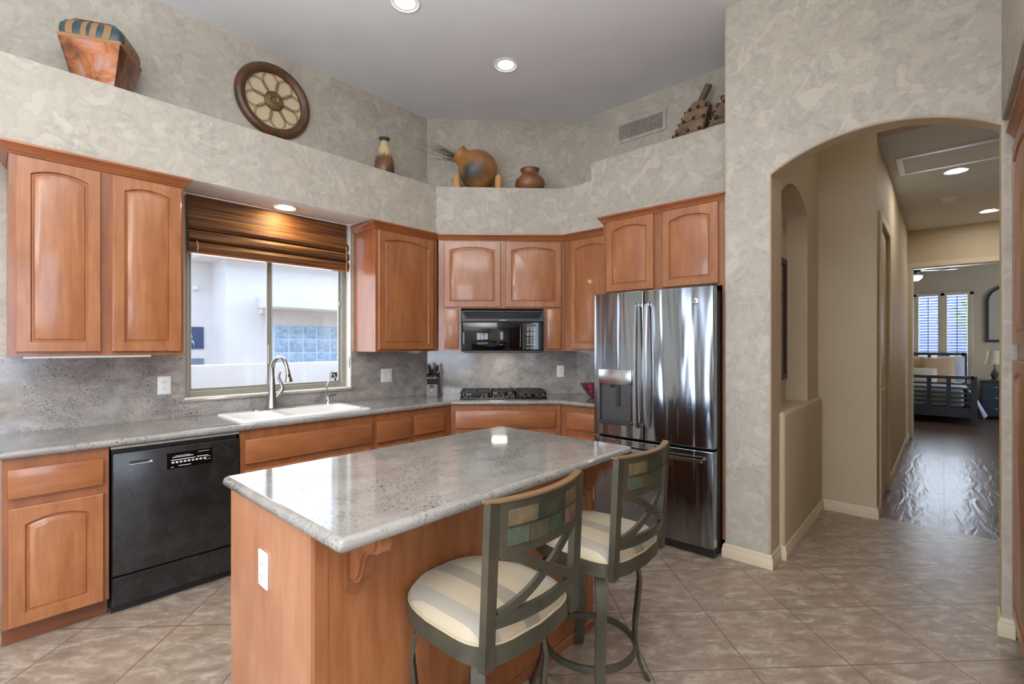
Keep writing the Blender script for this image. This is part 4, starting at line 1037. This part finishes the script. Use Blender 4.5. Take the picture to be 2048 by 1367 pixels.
dup(st, (-1.095, 1.690, 0), -PI / 2, 'swivel bar stool standing in front of the refrigerator')

# ------------------------------------------------------------------ niche picture
t = thing('picture_frame', 'dark framed picture hanging inside the arched niche', 'picture', (-.948, 3.95, 1.60))
bm = BM(); rim(bm, -.31, -.47, .31, .47, .05, 0, .03, .004); link('frame', bm, plain('dark_frame', (52, 34, 24), .4), t)
boxo('print', (0, -.26, -.42, .012, .26, .42), m_mottle('dim_print', [(120, 104, 80), (150, 132, 100), (96, 84, 70)], 4, .7), t)

# ------------------------------------------------------------------ bedroom seen through the hall
bm = BM(); y0, y1 = 13.155, 13.20
for a in ((-.49, .57, -.43, 2.46), (.38, .57, .44, 2.46), (-.49, 2.40, .44, 2.47), (-.49, .55, .44, .62), (-.06, .57, .01, 2.46)): box(bm, a[0], y0, a[1], a[2], y1, a[3], .004)
for x in (-.43, -.095, .01, .345): box(bm, x, y0 + .005, .6, x + .035, y1 - .005, 2.42, .003)
w2 = struct('window_2', bm, M['cream'])
bm = BM()
for x0, x1 in ((-.395, -.095), (.045, .345)):
    for i in range(30):
        z = .66 + i * .058; sweep(bm, [(x0, y0 + .02, z), (x1, y0 + .02, z)], rect(.052, .008), (0, .12, 1))
o = link('shutter_louvres', bm, M['cream'], w2)
bm = BM()
for x in (-.245, .195): box(bm, x - .006, y0 - .012, .66, x + .006, y0 - .004, 2.38)
link('tilt_rod', bm, M['slot'], w2)
boxo('window_pane', (-.45, 13.30, .57, .40, 13.305, 2.44), M['glass'], w2)

dkw = plain('daylit_espresso', (48, 54, 66), .3)  # blue daylight on the dark wood is put into its colour
t = thing('bed', 'dark slatted wooden bed with pale bedding in the far bedroom', 'bed', (0, 0, 0))
bx0, bx1, fy0 = -1.20, .385, 11.40
bm = BM()
for x in (bx0, bx1): box(bm, x - .04, fy0, 0, x + .04, fy0 + .06, .85, .004)
box(bm, bx0, fy0, .80, bx1, fy0 + .06, .855, .004); box(bm, bx0, fy0 + .01, .13, bx1, fy0 + .05, .30, .004)
for z in (.38, .46, .54, .62, .70): box(bm, bx0, fy0 + .015, z, bx1, fy0 + .045, z + .03)
for x in (-.66, -.20, .06): box(bm, x - .03, fy0 + .012, .28, x + .03, fy0 + .05, .82)
link('footboard', bm, dkw, t)
bm = BM(); hy = 13.02
for x in (-1.2, .30): box(bm, x - .04, hy, 0, x + .04, hy + .06, 1.24, .004)
box(bm, -1.2, hy, 1.18, .30, hy + .06, 1.24, .004); box(bm, -1.2, hy, .45, .30, hy + .05, .62)
for i in range(6): z = .68 + i * .085; box(bm, -1.2, hy + .015, z, .30, hy + .045, z + .035)
for x in (-.6, -.22, 0.06): box(bm, x - .025, hy + .01, .5, x + .025, hy + .05, 1.2)
link('headboard', bm, dkw, t)
bm = BM(); box(bm, -1.16, fy0 + .06, .16, bx1 - .05, hy, .30); link('side_rail', bm, dkw, t)
lin_ = plain('bed_linen', (206, 208, 214), .8)
bm = BM(); box(bm, -1.14, fy0 + .08, .30, .26, hy - .02, .62, bev=.06, seg=4); link('mattress', bm, lin_, t)
bm = BM(); L = []
n = 10
for i in range(n + 1):
    y = fy0 + .12 + (1.1) * i / n
    drop = .12 if i == 0 else .20
    L.append([bm.verts.new(p) for p in ((-1.13, y, .632), (.20, y, .640), (.30, y, .615), (.40 + .03 * math.sin(i * 1.7), y, .42), (.50 + .05 * math.sin(i * 1.3), y + .02, .13 + .04 * math.sin(i * 2.1)))])
for a, b in zip(L, L[1:]):
    for i in range(4): bm.faces.new((a[i], b[i], b[i + 1], a[i + 1]))
o = tag(link('bedspread', bm, plain('pale_blue_spread', (196, 206, 220), .8), ang=80), 'pale bedspread hanging over the side of the dark bed', 'bedspread')
sm = o.modifiers.new('thick', 'SOLIDIFY'); sm.thickness = .015
def pillow(label, x, y, z, w, h, d, tilt, m, rz=0):
    bm = BM(); n = 12; V = {}
    for s in (0, 1):
        for i in range(n + 1):
            for j in range(n + 1):
                u, v = -1 + 2 * i / n, -1 + 2 * j / n
                k = max(0, (1 - abs(u) ** 3.0) * (1 - abs(v) ** 3.0)) ** .5
                edge = i in (0, n) or j in (0, n)
                if s and edge: V[s, i, j] = V[0, i, j]; continue
                V[s, i, j] = bm.verts.new((u * w / 2, (-1 if s == 0 else 1) * d / 2 * k, v * h / 2))
    for s in (0, 1):
        for i in range(n):
            for j in range(n):
                q = [V[s, i, j], V[s, i + 1, j], V[s, i + 1, j + 1], V[s, i, j + 1]]; bm.faces.new(q if s == 0 else q[::-1])
    bmesh.ops.transform(bm, matrix=Matrix.Rotation(tilt, 4, 'X'), verts=bm.verts)
    return tag(link('pillow', bm, m, loc=(x, y, z), rotz=rz, ang=80), label, 'pillow', 'pillows on the bed')
peach = plain('peach_cloth', (218, 184, 146), .8); crm = plain('cream_cloth', (226, 216, 196), .8)
pillow('large peach bordered pillow standing at the middle of the bed', -.10, 12.55, .90, .52, .52, .16, -.30, peach)
pillow('white pillow leaning on the right of the headboard', .10, 12.80, .92, .40, .52, .16, -.22, lin_)
pillow('peach pillow mostly hidden by the door casing', -.55, 12.72, .91, .5, .52, .16, -.25, peach)
pillow('small striped cream cushion lying in front of the peach pillow', -.32, 12.30, .80, .44, .32, .14, -.45, crm)
t = thing('nightstand', 'dark nightstand with round knobs beside the bed', 'nightstand', (.78, 12.85, 0))
boxo('case', (-.26, -.20, .06, .30, .22, .70), dkw, t, bev=.005); boxo('top', (-.28, -.22, .70, .32, .23, .725), dkw, t, bev=.004)
for z in (.12, .32, .52):
    bm = BM(); box(bm, -.235, -.212, z, .275, -.198, z + .165, .003); d = link('drawer', bm, dkw, t)
    bm = BM(); bmesh.ops.create_uvsphere(bm, u_segments=10, v_segments=8, radius=.016); bmesh.ops.translate(bm, vec=(-.06, -.228, z + .085), verts=bm.verts); link('knob', bm, M['chrome'], d)
bm = BM()
for x in (-.23, .27):
    for y in (-.17, .19): box(bm, x - .02, y - .02, 0, x + .02, y + .02, .07)
link('feet', bm, dkw, t)
t = thing('table_lamp', 'table lamp with a cream shade on the nightstand', 'lamp', (.71, 12.84, .725))
bm = BM(); lathe(bm, [(0, 0), (.06, 0), (.06, .015), (.03, .03), (.055, .08), (.06, .13), (.035, .18), (.015, .22), (.012, .30)], 24); link('base', bm, m_mottle('bronze_lamp', [(70, 54, 40), (110, 88, 60)], 14, .35), t)
bm = BM(); lathe(bm, [(.14, .31), (.125, .36), (.105, .44), (.095, .56), (.092, .56), (.102, .44), (.122, .36), (.137, .31)], 28); link('shade', bm, plain('shade_cloth_cream', (226, 212, 180), .8), t)
t = thing('wall_mirror', 'dark arched mirror on the bedroom wall above the lamp', 'mirror', (.90, 13.198, 2.0))
bm = BM(); prism(bm, [(-.30, -.55)] + [(.30, -.55)] + [(.30 * math.cos(a), .25 + .30 * math.sin(a)) for a in [PI * i / 14 for i in range(15)]], 'y', -.03, 0); link('frame', bm, dkw, t)
bm = BM(); prism(bm, [(-.25, -.50)] + [(.25, -.50)] + [(.25 * math.cos(a), .25 + .25 * math.sin(a)) for a in [PI * i / 14 for i in range(15)]], 'y', -.034, -.028); link('mirror_glass', bm, M['chrome'], t)
t = thing('ceiling_fan_light', 'lit glass bowl of the bedroom ceiling fan behind the door head', 'ceiling light', (-.42, 11.3, 3.0))
bm = BM(); lathe(bm, [(0, -.45), (.09, -.44), (.13, -.40), (.14, -.36), (0, -.36)], 24); link('light_bowl', bm, m_emit('fan_bowl', (1, .92, .78), 6), t)
bm = BM(); lathe(bm, [(.10, -.36), (.12, -.30), (.10, -.22), (.02, -.20), (.02, -.03), (.06, 0)], 24, cap=True); link('motor', bm, dkw, t)
for k in range(5):
    a = 2 * PI * k / 5 + .3; bm = BM(); box(bm, .10, -.06, -.27, .62, .06, -.262, .003); bmesh.ops.transform(bm, matrix=Matrix.Rotation(a, 4, 'Z'), verts=bm.verts); link('blade', bm, dkw, t)

# ------------------------------------------------------------------ outside the kitchen window
bm = BM(); box(bm, -14, -8, -.3, -3.95, 14, -.2); struct('ground', bm, plain('gravel', (176, 160, 140), .9))
bm = BM(); box(bm, -5.80, -6, -.2, -5.60, 9, 1.19, bev=.012, seg=2); tag(link('garden_wall', bm, M['stucco']), 'low white stucco garden wall outside the kitchen window', 'wall')
fe = boxo('wall_lamp', (-5.60, 2.86, 1.00, -5.57, 2.93, 1.06), M['blkm'], bev=.004); tag(fe, 'small dark box light on the garden wall near the window frame', 'light fixture')
t = thing('neighbouring_house', 'pale stucco neighbouring house with a glass block window across the side yard', 'house', (0, 0, -.2))
bm = BM(); box(bm, -9.0, 2.277, 0, -7.5, 10, 5.2); box(bm, -9.0, -6, 0, -8.1, 2.3, 5.2); link('stucco_wall', bm, M['stucco'], t)
bm = BM(); box(bm, -9.0, -6, 2.96, -7.72, 2.02, 3.3, .02); box(bm, -9.0, 1.96, 2.82, -7.22, 10, 3.2, .02); link('eave_band', bm, M['stucco'], t)
bm = BM(); box(bm, -7.5, 2.693, 2.13, -7.05, 10, 2.32, .015); box(bm, -7.5, 2.72, 2.06, -7.40, 2.84, 2.13); link('ledge', bm, M['stucco'], t)
gb = m_mottle('glass_block', [(120, 150, 178), (160, 186, 206), (196, 212, 224)], 22, .08)
bm = BM(); box(bm, -7.51, 2.86, 1.05, -7.485, 5.0, 1.895); wf = link('glass_block_window', bm, plain('block_mortar', (206, 216, 226), .5), t)
for i in range(10):
    for j in range(4):
        y = 2.70 + i * .222; z = 1.895 - (j + 1) * .208
        if y < 2.86: y0_ = 2.87
        else: y0_ = y
        if y + .19 < y0_ + .03: continue
        bm = BM(); box(bm, -7.50, y0_ + .012, z + .012, -7.474, y + .205, z + .198, bev=.008, seg=2); link('glass_block', bm, gb, wf)
t = thing('wall_plaque', 'dark metal relief plaque hanging on the neighbouring house wall', 'wall decoration', (-8.10, 1.86, 1.50))
boxo('backing', (0, -.26, -.16, .02, .30, .16), plain('plaque_blue', (58, 78, 112), .5), t, bev=.004)
bm = BM(); rng = random.Random(2)
for (y, z, s, a) in ((-.10, .08, .08, .4), (.12, .03, .10, -.7), (-.02, -.03, .11, .5), (.05, -.10, .12, .2), (-.16, -.06, .07, 1.0), (.16, -.08, .07, -1.1)):
    P = [(.026, y + s * (k / 6 - .5) * math.cos(a), z + s * (k / 6 - .5) * math.sin(a) + .03 * math.sin(PI * k / 6)) for k in range(7)]
    tube(bm, P, .013, 6, scale=[.2, .8, 1, 1.1, .9, .6, .2])
link('relief', bm, plain('plaque_pale', (176, 196, 210), .4), t)
boxo('lower_panel', (0, -.26, -.43, .02, .30, -.30), plain('plaque_grey', (120, 136, 146), .5), t, bev=.004)
t = boxo('security_light', (-8.1, 2.02, 2.20, -8.04, 2.08, 2.26), M['white'], bev=.006); tag(t, 'tiny white security light on the pale neighbouring wall', 'light fixture')
# greenery and wall seen through the bedroom shutters
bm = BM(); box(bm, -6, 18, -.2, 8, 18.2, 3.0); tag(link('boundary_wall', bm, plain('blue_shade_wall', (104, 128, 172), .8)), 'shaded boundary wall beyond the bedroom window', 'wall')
bm = BM(); box(bm, -6, 13.4, -.3, 8, 18, -.2); struct('ground_bedroom', bm, plain('gravel_far', (170, 160, 146), .9))
t = thing('garden_shrub', 'leafy green shrub outside the bedroom shutters', 'shrub', (.75, 16.8, -.2))
bm = BM(); rng = random.Random(9)
for i in range(420):
    u, v, w = rng.gauss(0, 1), rng.gauss(0, 1), rng.gauss(0, 1); l = math.sqrt(u * u + v * v + w * w) or 1; r = .62 * rng.random() ** .4
    c = Vector((u / l * r, v / l * r, 2.25 + w / l * r * 1.2)); q = Matrix.Rotation(rng.uniform(0, 6.28), 3, 'Z') @ Matrix.Rotation(rng.uniform(-1, 1), 3, 'X')
    vs = [bm.verts.new(c + q @ Vector(p)) for p in ((-.10, 0, 0), (0, -.04, .01), (.10, 0, 0), (0, .04, .01))]; bm.faces.new(vs)
link('leaves', bm, m_mottle('leaf_green', [(78, 120, 48), (120, 160, 70)], 5, .6), t)
bm = BM(); tube(bm, [(0, 0, 0), (.03, 0, 1), (0, .02, 2.2)], .04, 8, scale=[1, .8, .4]); link('trunk', bm, plain('bark', (96, 78, 60), .9), t)
